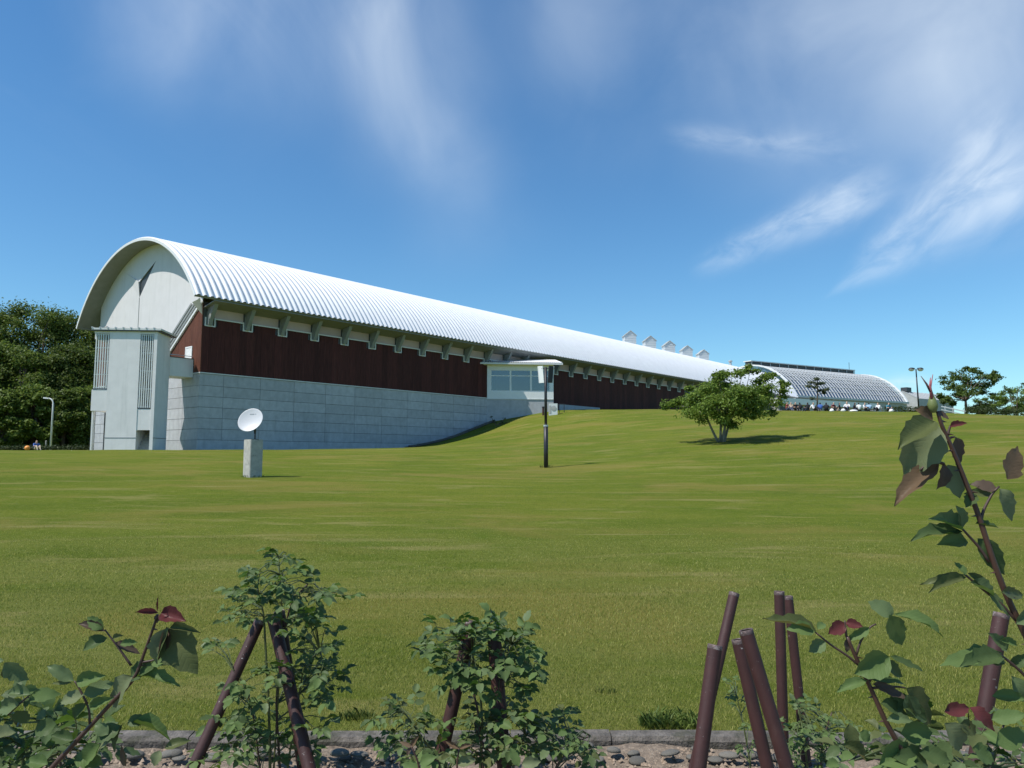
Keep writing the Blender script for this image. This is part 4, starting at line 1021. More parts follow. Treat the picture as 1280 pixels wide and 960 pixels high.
p = at(445, 4.75); weeds(p, .11, 160, .045, 'small green weed on the lawn edge right of the climbing rose', 'weed', seed=5, name='weed_clump')
p = at(757, 5.2); weeds(p, .07, 60, .03, 'tiny weed rosette in the lawn right of the middle bush', 'weed', seed=6, name='weed_clump')

def street_lamp():
    Yl = 70.0; b = at(63, Yl); top = P(63, 500, Yl).z; t = thing('street_lamp', b, 'white curved neck street lamp before the dark wood', 'street lamp')
    m = MB(); pts = [b - Z * .3, Vector((b.x, b.y, top - .4))]
    for k in range(1, 7):
        a = math.pi / 2 * k / 6; pts.append(Vector((b.x - .45 * (1 - math.cos(a)), b.y, top - .4 + .55 * math.sin(a))))
    m.tube(pts, [.09, .075] + [.06] * 6, 10); m.build('pole', 'white_paint', t, smooth=True)
    e = pts[-1]; m = MB(); m.prism([e + Vector((.05, -.11, -.05)), e + Vector((.05, .11, -.05)), e + Vector((-.45, .13, -.02)), e + Vector((-.50, 0, 0)), e + Vector((-.45, -.13, -.02))], Z * .12); m.build('lamp_head', 'white_paint', t)
    m = MB(); m.box(b + Vector((-.16, -.16, -.1)), (.32, 0, 0), (0, .32, 0), (0, 0, .16)); m.build('base_plate', 'concrete', t)
    # orange ball and little post near it
    p = at(34, 62); z0 = P(34, 558.5, 62).z; r = .21
    ball = bpy.data.objects.new('ball', None)
    m = MB(); prof = [(max(.001, r * math.sin(math.pi * k / 12)), -r * math.cos(math.pi * k / 12)) for k in range(13)]; m.lathe(Vector((p.x, p.y, p.z + r * .97)), (0, 0, 1), prof, 20); o = m.build('ball', 'orange', smooth=True); bpy.data.objects.remove(ball)
    tag(o, 'small orange ball on the grass at the far left', 'ball')
    p = at(57, 68); m = MB(); m.tube([p - Z * .2, p + Z * .85], .06, 8); m.lathe(p + Z * .85, (0, 0, 1), [(.07, 0), (.07, .05), (.001, .09)], 8); o = m.build('marker_post', 'concrete'); tag(o, 'short grey marker post left of the white street lamp', 'post')
street_lamp()

def twin_lamp():
    Yl = 82.0; b = at(1149, Yl); top = P(1146.5, 462, Yl).z; t = thing('twin_lamp', b, 'tall dark lamp post with two round heads on the crest', 'lamp post')
    m = MB(); m.tube([b - Z * .3, Vector((b.x - .1, b.y, top))], [.09, .06], 10); m.build('pole', 'dark_metal', t, smooth=True); c = Vector((b.x - .1, b.y, top))
    for sg in (-1, 1):
        e = c + Vector((sg * .5, 0, .05)); m = MB(); m.tube([c - Z * .1, c + Vector((sg * .2, 0, .18)), c + Vector((sg * .38, 0, .18)), e], .03, 6); m.build('arm', 'dark_metal', t)
        m = MB(); m.lathe(e + Z * .02, (0, 0, -1), [(.001, -.16), (.16, -.14), (.30, -.02), (.32, .04)], 14); hd = m.build('lamp_head', 'dark_metal', t, smooth=True)
        m = MB(); m.lathe(e + Z * .02, (0, 0, -1), [(.30, .03), (.26, .16), (.14, .24), (.001, .26)], 14); m.build('globe', 'white_paint', hd, smooth=True)
    f = thing('wooden_fence', at(1194, 80), 'short pale rail fence sloping below the round crowned tree', 'fence'); m = MB()
    for px in (1182, 1192, 1206):
        m = MB(); q = at(px, 78); m.box(q + Vector((-.05, -.05, -.2)), (.1, 0, 0), (0, .1, 0), (0, 0, P(px, 508 + (px - 1182) * .20, 78).z - q.z + .2)); m.build('post', 'trim', f)
    m = MB(); m.bar(P(1177, 508, 77.9), P(1209, 515, 77.9), .06, .10); m.build('rail', 'trim', f)
    m = MB(); m.bar(P(1177, 512, 77.9), P(1200, 517, 77.9), .06, .08); m.build('rail', 'trim', f)
twin_lamp()

def annex_bits():
    p = at(690.5, 74.5); t = thing('outdoor_unit', p, 'white boxy air conditioner unit beside the glazed bay', 'air conditioner')
    m = MB(); m.box(p + Vector((-.35, -.2, -.1)), (.85, 0, 0), (0, .4, 0), (0, 0, 1.2)); c = m.build('casing', 'bar_paint', t)
    m = MB(); m.lathe(p + Vector((.13, -.206, .62)), (0, -1, 0), [(.26, 0), (.26, .02), (.04, .03), (.001, .03)], 16); m.build('fan_grille', 'grey_wall', c)
    m = MB(); m.box(p + Vector((-.33, -.22, .1)), (.2, 0, 0), (0, .015, 0), (0, 0, .8)); m.build('side_vent', 'grey_wall', c)
    p = at(679, 75); t = thing('standpipe', p, 'small dark standpipe with reddish cover left of the air conditioner', 'standpipe'); m = MB(); m.tube([p - Z * .1, p + Z * .75], .10, 8); m.build('pipe', 'pipe_paint', t); m = MB(); m.lathe(p + Z * .75, (0, 0, 1), [(.14, 0), (.14, .08), (.001, .14)], 8); m.build('cap', 'dark_metal', t)
    p = at(699, 75.5); t = thing('hose_stand', p, 'thin dark frame right of the air conditioner', 'stand'); 
    for dx in (0, .5): m = MB(); m.tube([p + Vector((dx, 0, -.1)), p + Vector((dx, 0, .85))], .035, 6); m.build('leg', 'dark_metal', t)
    m = MB(); m.tube([p + Vector((-.05, 0, .85)), p + Vector((.55, 0, .85))], .035, 6); m.build('crossbar', 'dark_metal', t)
    # dead sprawling shrub against the grey wall
    p = at(621, 74.0); t = thing('bare_shrub', p, 'dark bare sprawling shrub against the grey wall below the glazed bay', 'shrub'); m = MB(); cs, rs, ns = [], [], []
    for (px, py) in ((614, 521), (617, 526), (631, 523), (628, 528), (634, 528)):
        q = P(px, py, 73.9); m.tube([p - Z * .05, p.lerp(q, .5) - Z * .08, q], [.05, .04, .015], 5); cs.append(q); rs.append((.20, .2, .10)); ns.append(26); cs.append(p.lerp(q, .6)); rs.append((.2, .2, .08)); ns.append(18)
    m.build('branch', 'bark', t); V, Fc = leaf_cloud(cs, rs, ns, .06, seed=91); np_mesh('foliage', V, Fc, 'hedge_leaf', t)
annex_bits()

# ------------------------------------------------------------------ people
for nm, c in (('skin', (.55, .36, .27)), ('hair', (.015, .012, .011)), ('cloth_black', (.018, .018, .022)), ('cloth_navy', (.03, .04, .08)), ('cloth_blue', (.06, .14, .45)), ('cloth_lightblue', (.35, .50, .68)),
              ('cloth_red', (.42, .04, .05)), ('cloth_beige', (.55, .45, .33)), ('cloth_maroon', (.16, .04, .05)), ('cloth_teal', (.06, .26, .36)), ('cloth_grey', (.18, .18, .19)), ('denim', (.06, .08, .14))): mat(nm, c, .8, .12, 30)

def body(pose):
    """one continuous figure from a jointed skeleton; returns mesh with material slots skin, hair, top, trousers, shoes"""
    J = {}; E_ = []; R_ = {}; TG = {}
    def j(n, p, r): J[n] = p; R_[n] = r
    def e(a, b, t): E_.append((a, b)); TG[(a, b)] = t
    if pose == 'stand':
        j('pel', (0, 0, .95), (.15, .11)); j('spine', (0, .01, 1.12), (.135, .10)); j('chest', (0, .0, 1.32), (.165, .115)); j('neck', (0, 0, 1.47), (.055, .055)); j('head0', (0, -.01, 1.57), (.075, .085)); j('head1', (0, -.01, 1.70), (.07, .08))
        for s, k in ((-1, 'l'), (1, 'r')):
            j('sh' + k, (s * .185, 0, 1.38), (.065, .065)); j('el' + k, (s * .25, .03, 1.10), (.045, .045)); j('wr' + k, (s * .25, -.08, .87), (.03, .035)); j('ha' + k, (s * .24, -.11, .76), (.022, .04))
            j('hp' + k, (s * .09, 0, .86), (.095, .10)); j('kn' + k, (s * .10, -.02, .48), (.062, .065)); j('an' + k, (s * .10, .02, .08), (.042, .045)); j('to' + k, (s * .12, -.14, .035), (.042, .035))
    else:
        lean = {'sit': 0.0, 'lean': .14, 'bow': -.12}[pose]
        j('pel', (0, .02, .13), (.16, .13)); j('spine', (0, .05 + lean * .5, .31), (.14, .11)); j('chest', (0, .03 + lean, .50), (.16, .115)); j('neck', (0, .0 + lean, .63), (.055, .055)); j('head0', (0, -.03 + lean, .71), (.078, .088)); j('head1', (0, -.03 + lean, .84), (.072, .082))
        for s, k in ((-1, 'l'), (1, 'r')):
            j('sh' + k, (s * .18, .02 + lean, .55), (.065, .065))
            if pose == 'lean': j('el' + k, (s * .27, .22, .32), (.045, .045)); j('wr' + k, (s * .26, .32, .10), (.032, .034)); j('ha' + k, (s * .27, .38, .03), (.03, .024))
            else: j('el' + k, (s * .24, -.13, .36), (.045, .045)); j('wr' + k, (s * .14, -.32, .38), (.032, .034)); j('ha' + k, (s * .07, -.39, .39), (.024, .035))
            j('hp' + k, (s * .10, -.06, .13), (.10, .10)); j('kn' + k, (s * .13, -.40, .40), (.064, .066)); j('an' + k, (s * .11, -.60, .08), (.044, .046)); j('to' + k, (s * .13, -.74, .035), (.042, .034))
    e('pel', 'spine', 2); e('spine', 'chest', 2); e('chest', 'neck', 2); e('neck', 'head0', 0); e('head0', 'head1', 0)
    for k in 'lr': e('chest', 'sh' + k, 2); e('sh' + k, 'el' + k, 2); e('el' + k, 'wr' + k, 0); e('wr' + k, 'ha' + k, 0); e('pel', 'hp' + k, 3); e('hp' + k, 'kn' + k, 3); e('kn' + k, 'an' + k, 3); e('an' + k, 'to' + k, 4)
    nm = list(J); me = bpy.data.meshes.new('tmp'); me.from_pydata([J[n] for n in nm], [(nm.index(a), nm.index(b)) for a, b in E_], [])
    ob = bpy.data.objects.new('tmp', me); COL.objects.link(ob); ob.modifiers.new('s', 'SKIN'); sub = ob.modifiers.new('u', 'SUBSURF'); sub.levels = 1; sub.render_levels = 1
    if not me.skin_vertices: me.attributes.new('skin', 'FLOAT', 'POINT')
    for i, n in enumerate(nm): me.skin_vertices[0].data[i].radius = R_[n]; me.skin_vertices[0].data[i].use_root = (n == 'pel')
    dg = bpy.context.evaluated_depsgraph_get(); out = bpy.data.meshes.new_from_object(ob.evaluated_get(dg)); bpy.data.objects.remove(ob)
    segs = [(Vector(J[a]), Vector(J[b]), TG[(a, b)]) for a, b in E_]; hc = Vector(J['head0']).lerp(Vector(J['head1']), .5)
    out.materials.clear(); idx = []
    for m_ in ('skin', 'hair', 'cloth_black', 'denim', 'cloth_grey'): out.materials.append(MATS[m_])
    for p in out.polygons:
        c = p.center; best = min(segs, key=lambda sg: (c - (sg[0] + (sg[1] - sg[0]) * max(0, min(1, (c - sg[0]).dot(sg[1] - sg[0]) / (sg[1] - sg[0]).length_squared)))).length)
        t = best[2]
        if t == 0 and (c - hc).length < .2 and c.z > hc.z - .12 and (c.y > hc.y - .01 or c.z > hc.z + .045): t = 1
        idx.append(t)
    out.polygons.foreach_set('material_index', idx); out.polygons.foreach_set('use_smooth', [True] * len(idx)); return out
BODY = {p: body(p) for p in ('sit', 'lean', 'bow', 'stand')}
def person(px, Y, pose, rz, top, trousers, label, sc=1.0, group='people picnicking on the crest', hair='hair'):
    b = at(px, Y); o = bpy.data.objects.new('person', BODY[pose]); COL.objects.link(o); o.location = b; o.rotation_euler = (0, 0, rz); o.scale = (sc,) * 3
    for i, m in ((1, hair), (2, top), (3, trousers)): o.material_slots[i].link = 'OBJECT'; o.material_slots[i].material = MATS[m]
    tag(o, label, 'person', group); return o
PEOPLE = [(975, 77.5, 'stand', .3, 'cloth_black', 'cloth_navy', 'standing person in dark clothes right behind the lawn tree crown'),
          (984, 76, 'sit', .5, 'cloth_red', 'denim', 'person in a red top sitting, leftmost of the picnickers'), (989, 76.6, 'sit', -.4, 'cloth_beige', 'denim', 'person in beige sitting right of the one in red'), (993.5, 75.6, 'bow', .2, 'cloth_black', 'cloth_black', 'person in black hunched beside the one in beige'),
          (1000, 75.5, 'sit', 2.9, 'cloth_black', 'cloth_black', 'person in black sitting alone left of the pine trunk, near gap'), (1010, 75.8, 'sit', 3.3, 'cloth_black', 'cloth_navy', 'person in black sitting just left of the pine trunk'),
          (1018, 76, 'lean', .4, 'cloth_white', 'cloth_black', 'person in white top and dark trousers under the pine'), (1025.5, 75.6, 'sit', 3.0, 'cloth_blue', 'denim', 'person in a bright blue top sitting right of the pine'),
          (1033, 76, 'sit', 2.7, 'cloth_black', 'cloth_black', 'person in black right of the one in bright blue'), (1041, 76.4, 'bow', .3, 'cloth_maroon', 'cloth_black', 'person in maroon hunched in the middle of the group'),
          (1051.5, 75.5, 'lean', 1.2, 'cloth_black', 'cloth_black', 'person in black leaning back in the middle of the group'), (1059, 76.8, 'sit', -.6, 'cloth_white', 'denim', 'person in white sitting up tallest among the picnickers'),
          (1067, 76, 'bow', 1.4, 'cloth_black', 'cloth_navy', 'person in black bent low right of the tall one in white'), (1074.5, 75.6, 'bow', 3.1, 'cloth_white', 'cloth_black', 'person in white seen from behind, right half of the group'),
          (1081, 76.2, 'sit', .6, 'cloth_white', 'cloth_black', 'person in white with dark trousers next to the light blue top'), (1086.5, 75.8, 'sit', 2.8, 'cloth_lightblue', 'denim', 'person in a light blue top sitting right of two in white'),
          (1097, 76, 'lean', -.9, 'cloth_white', 'cloth_black', 'person in white leaning back near the right end of the group'), (1110, 75.8, 'bow', .2, 'cloth_teal', 'cloth_black', 'person in teal, rightmost of the picnickers')]
for i, a in enumerate(PEOPLE): person(*a, sc=(1.12 if i == 11 else 1.0) * (1.08 if i else 1.0))
person(45, 62, 'sit', .9, 'cloth_blue', 'cloth_beige', 'person in a bright blue top sitting left of the white street lamp', group='people by the wood')
def bags():
    for (px, lab) in ((1040, 'white bag on the grass beside the one in maroon'), (1054, 'white bag in front of the person in black leaning back'), (1067, 'flat white sheet bundle beside the one bent low'), (1114, 'white bag beside the rightmost picnicker in teal')):
        b = at(px, 75.2); m = MB(); w_ = .22 if px != 1067 else .40; h = .30 if px != 1067 else .2
        m.lathe(b - Z * .02, (0, 0, 1), [(.001, 0), (w_, 0), (w_ * 1.05, h * .4), (w_ * .75, h * .8), (w_ * .3, h), (.001, h * .96)], 9); m.v = [(x + random.uniform(-.03, .03), y + random.uniform(-.03, .03), z + random.uniform(-.015, .015)) for x, y, z in m.v]
        tag(m.build('bag', 'cloth_white', smooth=True), lab, 'bag', 'white bags of the picnickers')
bags()

# ------------------------------------------------------------------ rose leaves
mat('cane_green', (.075, .095, .030), .5, .25, 20); mat('cane_brown', (.060, .034, .026), .55, .25, 20); mat('cane_red', (.068, .034, .024), .45, .2, 20)
def leaf_mesh(name, m, seed, fold=.22, droop=.18, n=9):
    rg = random.Random(seed); vs = []; fs = []
    cur = lambda t: -droop * t * t + .05 * math.sin(t * 5 + seed)
    for i in range(n + 1):
        t = i / n; hw = .5 * (math.sin(math.pi * t ** .78)) ** .85 if 0 < t < 1 else 0.0
        if 0 < i < n: hw *= (1.04 if i % 2 else .93) * rg.uniform(.95, 1.05)
        z = cur(t); wav = .03 * math.sin(i * 1.9 + seed)
        vs += [(t, -hw, z + hw * fold * 1.2 + wav), (t, -hw * .5, z + hw * fold * .45), (t, 0, z), (t, hw * .5, z + hw * fold * .45), (t, hw, z + hw * fold * 1.2 - wav)]
    for i in range(n):
        for k in range(4):
            a = i * 5 + k; fs.append((a, a + 1, a + 6, a + 5))
    # teeth: pull alternate edge points forward
    for i in range(1, n):
        for k in (0, 4):
            x, y, z = vs[i * 5 + k]; vs[i * 5 + k] = (x + (.035 if i % 2 else -.01), y, z)
    me = bpy.data.meshes.new(name); me.from_pydata(vs, [], fs); me.materials.append(MATS[m]); me.polygons.foreach_set('use_smooth', [True] * len(fs)); me.update(); return me
LM = {}
for kind in ('green', 'dark', 'pale', 'blue', 'olive', 'rust', 'brown', 'red'):
    LM[kind] = [leaf_mesh('leaf_' + kind, 'leaf_' + kind, 11 * i + len(kind), *[(.22, .15), (.40, .25), (.12, .38), (.30, .08), (.55, .10), (.05, .50)][i]) for i in range(6)]
LEAF_N = {}; EXTRA = {}
def place_leaf(parent, b, tip, width, facing, kind='green', name='leaf', curl=.8):
    b, tip = Vector(b), Vector(tip); x = tip - b; L = x.length; x.normalize(); f = Vector(facing); n = (f - x * f.dot(x))
    if n.length < 1e-3: n = x.orthogonal()
    n.normalize(); y = n.cross(x)
    M = Matrix((x * L, y * L * width, n * L * curl)).transposed().to_4x4(); M.translation = b - org(parent); me = random.choice(LM[kind])
    LEAF_N[parent] = LEAF_N.get(parent, 0) + 1
    if LEAF_N[parent] > 290 and RNDL.random() < .999:
        EXTRA.setdefault((parent, kind), []).append((me, M)); return None
    o = bpy.data.objects.new(name, me); COL.objects.link(o); o.parent = parent; o.matrix_local = M
    return o
def flush_extra(parent):
    mb = MB(); kinds = []
    for (p_, k_), lst in list(EXTRA.items()):
        if p_ is not parent: continue
        kinds.append('leaf_' + k_)
        for me, M in lst: mb.add([M @ v.co + org(parent) for v in me.vertices], [tuple(f.vertices) for f in me.polygons], len(kinds) - 1)
        del EXTRA[(p_, k_)]
    if kinds: mb.build('foliage', kinds if len(kinds) > 1 else kinds[0], parent, smooth=True, kind='stuff')

RNDL = random.Random(17)
def compound(parent, stems, b, direction, L, kinds=('green',), five=True, name='leaf'):
    """rose leaf: a rachis with 5 (or 3) leaflets"""
    d = Vector(direction).normalized(); side = d.cross(Z)
    if side.length < .1: side = Vector((1, 0, 0))
    side.normalize(); up = side.cross(d).normalized()
    rl = L * (1.5 if five else .9); e = b + d * rl - Z * rl * .12
    stems.tube([b, b.lerp(e, .5) + Z * rl * .04, e], [L * .028, L * .022, L * .016], 4, caps=False)
    k = lambda: RNDL.choice(kinds); fz = lambda: (up + Vector((RNDL.uniform(-.5, .5), RNDL.uniform(-.7, .2), RNDL.uniform(-.3, .4)))).normalized()
    dr = RNDL.uniform(.05, .45)
    place_leaf(parent, e, e + (d - Z * dr).normalized() * L, RNDL.uniform(.58, .72), fz(), k(), name)
    for fr, sc in (((.86, .9), (.42, .75)) if five else ((.8, .85),)):
        for s in (-1, 1):
            p = b.lerp(e, fr); dd = (d * .45 + side * s - Z * RNDL.uniform(.0, .5)).normalized(); place_leaf(parent, p, p + dd * L * sc * RNDL.uniform(.85, 1.1), RNDL.uniform(.56, .70), fz(), k(), name)

def pipe(parent, top, bottom, r=.0275, name='pipe'):
    """open steel tube with a worn rim"""
    top, bottom = Vector(top), Vector(bottom); d = (top - bottom).normalized(); m = MB(); L = (top - bottom).length
    m.lathe(bottom, d, [(r, 0), (r, L - .018)], 20, 0); m.lathe(bottom, d, [(r, L - .018), (r * 1.012, L - .017), (r * 1.012, L - .002), (r * .96, L), (r * .86, L - .003)], 20, 1)
    m.lathe(bottom, d, [(r * .86, L - .003), (r * .86, L - .30), (.001, L - .31)], 20, 2)
    return m.build(name, ['pipe_paint', 'pipe_rim', 'pipe_inside'], parent, smooth=True)
def gz(p, z=-1.62): return Vector((p.x, p.y, z))
def pipe_px(label, t_px, mid_px, Yt, Yb, r=.0275, foot=-1.72):
    """a pipe whose axis passes two image points, driven into the bed"""
    a = P(*t_px, Yt); b = P(*mid_px, Yb); d = (b - a); k = (foot - a.z) / d.z; bt = a + d * k
    t = thing('steel_pipe', gz(bt, -1.6), label, 'pipe', 'rusty brown steel pipes in the rose bed'); pipe(t, a, bt, r); return t

pipe_px('leaning brown steel pipe, left leg of the tripod in the climbing rose', (325, 776), (242, 958), 3.70, 3.45, .026)
pipe_px('brown steel pipe, right front leg of the tripod in the climbing rose', (341, 771), (386, 958), 3.70, 3.40, .029)
pipe_px('brown steel pipe behind the tripod in the climbing rose', (349, 764), (374, 930), 3.76, 3.85, .027)
pipe_px('leaning brown steel pipe, left one inside the middle rose bush', (590, 776), (555, 930), 3.62, 3.55, .030)
pipe_px('brown steel pipe, right one inside the middle rose bush', (617, 788), (628, 930), 3.58, 3.50, .032)
pipe_px('tallest leaning brown steel pipe of the bare group', (918, 741), (893, 850), 3.85, 3.75, .026)
pipe_px('short brown steel pipe with open mouth, leftmost of the bare group', (894, 806), (874, 955), 3.10, 3.02, .029)
pipe_px('dark brown steel pipe leaning right, behind the crossing one', (922, 799), (957, 950), 3.42, 3.36, .028)
pipe_px('brown steel pipe leaning right, foremost crossing pipe of the group', (932, 787), (982, 955), 3.18, 3.12, .029)
pipe_px('upright brown steel pipe with pale worn rim beside the crossing ones', (974, 739), (978, 880), 3.95, 3.92, .026)
pipe_px('thin brown steel pipe leaning right behind the upright one', (985, 745), (1001, 890), 4.12, 4.08, .025)
pipe_px('brown steel pipe half hidden by the big rose at the right', (1252, 767), (1229, 900), 3.05, 3.00, .029)

CAMV = Vector((0, -1, 0))
def rose_bush(label, base_px, Yb, blobs, L, canes, kinds, name='rose_bush', five=True, depth=.22, seed=1, dens=1.0):
    """blobs: (px, py, rx, ry, number of compound leaves); canes: pixel polylines"""
    global RNDL
    RNDL = random.Random(seed); b = P(base_px, 960, Yb); b.z = -1.6
    t = thing(name, b, label, 'rose bush'); m = MB(); mpp = Yb / F; cane_pts = []
    for ci, (pl, r) in enumerate(canes):
        pts = [P(x, y, Yb + dy) for x, y, dy in pl]; g = gz(pts[0], -1.64); g.x += RNDL.uniform(-.03, .03)
        full = [g] + pts
        # smooth
        sm = []
        for i in range(len(full) - 1):
            for k in range(4): sm.append(full[i].lerp(full[i + 1], k / 4))
        sm.append(full[-1]); sm = [sm[0]] + [(sm[i - 1] + sm[i] * 2 + sm[i + 1]) / 4 for i in range(1, len(sm) - 1)] + [sm[-1]]
        nn = len(sm); mm = MB(); mm.tube(sm, [r * (1 - .55 * i / nn) for i in range(nn)], 7)
        for i in range(3, nn - 1, 2):                 # prickles
            d = Vector((RNDL.uniform(-1, 1), RNDL.uniform(-1, .2), .1)).normalized(); mm.tube([sm[i], sm[i] + d * r * 2.4 - Z * r * .5], [r * .45, r * .05], 4, caps=False)
        mm.build('cane', 'cane_green' if ci % 2 == 0 else 'cane_brown', t, smooth=True); cane_pts += sm[2:]
    tw = MB()
    for (px, py, rx, ry, n) in blobs:
        for k in range(int(round(n * dens))):
            a = RNDL.uniform(0, 6.283); rr = math.sqrt(RNDL.random()); x = px + math.cos(a) * rr * rx; y = py + math.sin(a) * rr * ry
            p = P(x, y, Yb + RNDL.uniform(-1, 1) * depth); c = min(cane_pts, key=lambda q: (q - p).length + max(0, q.z - p.z) * .6)
            d = (p - c); outw = Vector((p.x - P(px, py, Yb).x, p.y - Yb, 0)); dirv = (d.normalized() * .5 + outw * 3 + Vector((RNDL.uniform(-.6, .6), RNDL.uniform(-.8, .4), RNDL.uniform(-.25, .45)))).normalized()
            if d.length > .02: tw.tube([c, c.lerp(p, .55) + Z * .03 * min(1, d.length * 3), p], [.0035, .0026, .0018], 4, caps=False)
            compound(t, tw, p, dirv, L * RNDL.uniform(.7, 1.2), kinds, five)
    tw.build('twig', 'cane_green', t); flush_extra(t); return t

KG = ('green', 'green', 'dark', 'blue', 'green')
rose_bush('climbing rose with dense foliage growing through the pipe tripod', 362, 3.66,
          [(350, 697, 14, 8, 3), (338, 722, 30, 12, 5), (375, 735, 32, 14, 6), (405, 742, 18, 10, 3), (318, 745, 28, 12, 5), (350, 762, 42, 16, 7), (300, 768, 14, 8, 2), (382, 783, 26, 16, 5), (390, 815, 24, 12, 4), (400, 850, 32, 20, 7), (372, 868, 26, 18, 5), (275, 815, 12, 10, 2),
           (312, 868, 24, 22, 6), (298, 915, 26, 24, 7), (330, 925, 26, 26, 6), (365, 920, 26, 24, 5), (395, 905, 16, 12, 2), (265, 945, 16, 10, 2), (345, 845, 20, 26, 4)],
          .056, [([(338, 960, 0), (336, 880, 0), (332, 810, .02), (330, 770, .03), (322, 735, .04)], .008), ([(350, 960, .05), (345, 880, .06), (352, 800, .08), (365, 750, .05), (385, 730, .05)], .007), ([(360, 955, -.03), (372, 880, -.03), (380, 830, -.05), (400, 815, -.08)], .006), ([(325, 960, .02), (318, 900, .0), (308, 860, -.06), (292, 838, -.08)], .005), ([(352, 800, .06), (352, 740, .05), (348, 696, .05)], .005)], KG, seed=3, dens=2.7)
rose_bush('bushy climbing rose mounded over two pipes in the middle', 600, 3.55,
          [(560, 795, 26, 16, 7), (595, 790, 30, 16, 8), (635, 792, 26, 14, 7), (655, 806, 14, 10, 3), (540, 810, 10, 8, 2), (570, 825, 28, 16, 7), (605, 825, 34, 20, 8), (640, 830, 26, 18, 7), (590, 850, 20, 14, 3), (630, 860, 18, 14, 3), (655, 845, 14, 12, 2)],
          .058, [([(600, 960, 0), (603, 905, 0), (600, 860, 0), (590, 815, 0)], .008), ([(604, 960, 0), (598, 890, 0), (588, 850, .02), (575, 800, .03)], .007), ([(606, 950, .0), (612, 890, 0), (625, 850, 0), (640, 805, -.02)], .007)], KG, seed=5, dens=2.3)
rose_bush('low spreading rose filling the bed at the foot of the middle pipes', 640, 3.45,
          [(505, 895, 22, 12, 5), (500, 920, 18, 14, 4), (530, 905, 14, 12, 3), (590, 900, 20, 12, 4), (585, 930, 24, 18, 6), (625, 925, 22, 20, 5), (660, 900, 26, 14, 5), (690, 905, 24, 14, 5), (665, 935, 30, 18, 7), (710, 930, 24, 18, 6), (560, 945, 22, 12, 4), (735, 935, 8, 14, 2), (525, 940, 14, 12, 2)],
          .053, [([(640, 965, 0), (650, 925, 0), (680, 900, .03), (705, 895, .03)], .006), ([(630, 965, 0), (600, 925, -.02), (590, 895, -.02)], .006), ([(560, 965, 0), (530, 925, 0), (505, 890, -.02)], .006), ([(690, 965, .02), (715, 930, .02), (738, 920, 0)], .005)], ('green', 'green', 'blue', 'dark', 'olive'), seed=8, dens=2.8)
rose_bush('slender young rose behind the dark crossing pipes', 932, 3.9,
          [(918, 860, 16, 10, 4), (925, 880, 14, 10, 3), (935, 905, 12, 8, 2), (932, 935, 14, 8, 3)], .030, [([(938, 955, 0), (930, 910, 0), (922, 875, 0), (916, 852, 0)], .005)], KG, seed=12, dens=1.6)
rose_bush('small leafy rose right of the bare pipes', 1015, 3.6,
          [(1000, 895, 18, 12, 4), (1030, 900, 22, 12, 5), (1000, 920, 20, 16, 5), (1030, 925, 24, 18, 7), (1010, 945, 26, 14, 6), (1050, 905, 12, 10, 2), (1045, 940, 16, 14, 3), (985, 915, 8, 14, 2)], .034, [([(1010, 965, 0), (1005, 920, 0), (998, 885, 0)], .006), ([(1025, 965, 0), (1030, 920, 0), (1040, 890, 0)], .006)], ('green', 'blue', 'dark', 'green'), seed=15, dens=2.6)

def shoot(label, base, name='rose_shoot'): return thing(name, base, label, 'rose shoot')
def stem_px(parent, pts, Y, r0, r1, m='cane_red', to_ground=False, name='stem', prick=True):
    q = [P(x, y, Y + (d[0] if d else 0)) for x, y, *d in pts]
    if to_ground: q = [Vector((q[0].x + to_ground[0], q[0].y + to_ground[1], -1.62)), q[0].lerp(Vector((q[0].x + to_ground[0], q[0].y + to_ground[1], -1.62)), .4) + Vector((0, .0, .0))] + q
    sm = []
    for i in range(len(q) - 1):
        for k in range(3): sm.append(q[i].lerp(q[i + 1], k / 3))
    sm.append(q[-1]); sm = [sm[0]] + [(sm[i - 1] + sm[i] * 2 + sm[i + 1]) / 4 for i in range(1, len(sm) - 1)] + [sm[-1]]; n = len(sm)
    mm = MB(); mm.tube(sm, [r0 + (r1 - r0) * i / (n - 1) for i in range(n)], 8)
    if prick:
        for i in range(2, n - 2, 2):
            d = Vector((random.choice((-1, 1)), random.uniform(-.6, .3), .15)).normalized(); mm.tube([sm[i], sm[i] + d * r0 * 2.0 - Z * r0 * .6], [r0 * .42, r0 * .03], 5, caps=False)
    return mm.build(name, m, parent, smooth=True)
def leaves_px(parent, Y, lst):
    rg = random.Random(len(lst))
    for it in lst:
        bx, by, tx, ty, wd, kind = it[:6]; f = it[6] if len(it) > 6 else None
        Yb = Y + (it[7] if len(it) > 7 else 0); b = P(bx, by, Yb + rg.uniform(-.01, .01)); L = (P(tx, ty, Y) - P(bx, by, Y)).length; tp = P(tx, ty, Yb + (rg.uniform(-.35, .12) if len(it) < 8 else -.2) * L)
        fc = Vector(f) if f else Vector((rg.uniform(-.35, .2), -.75, rg.uniform(.25, .75)))
        place_leaf(parent, b, tp, wd, fc, kind, 'leaf', .9)

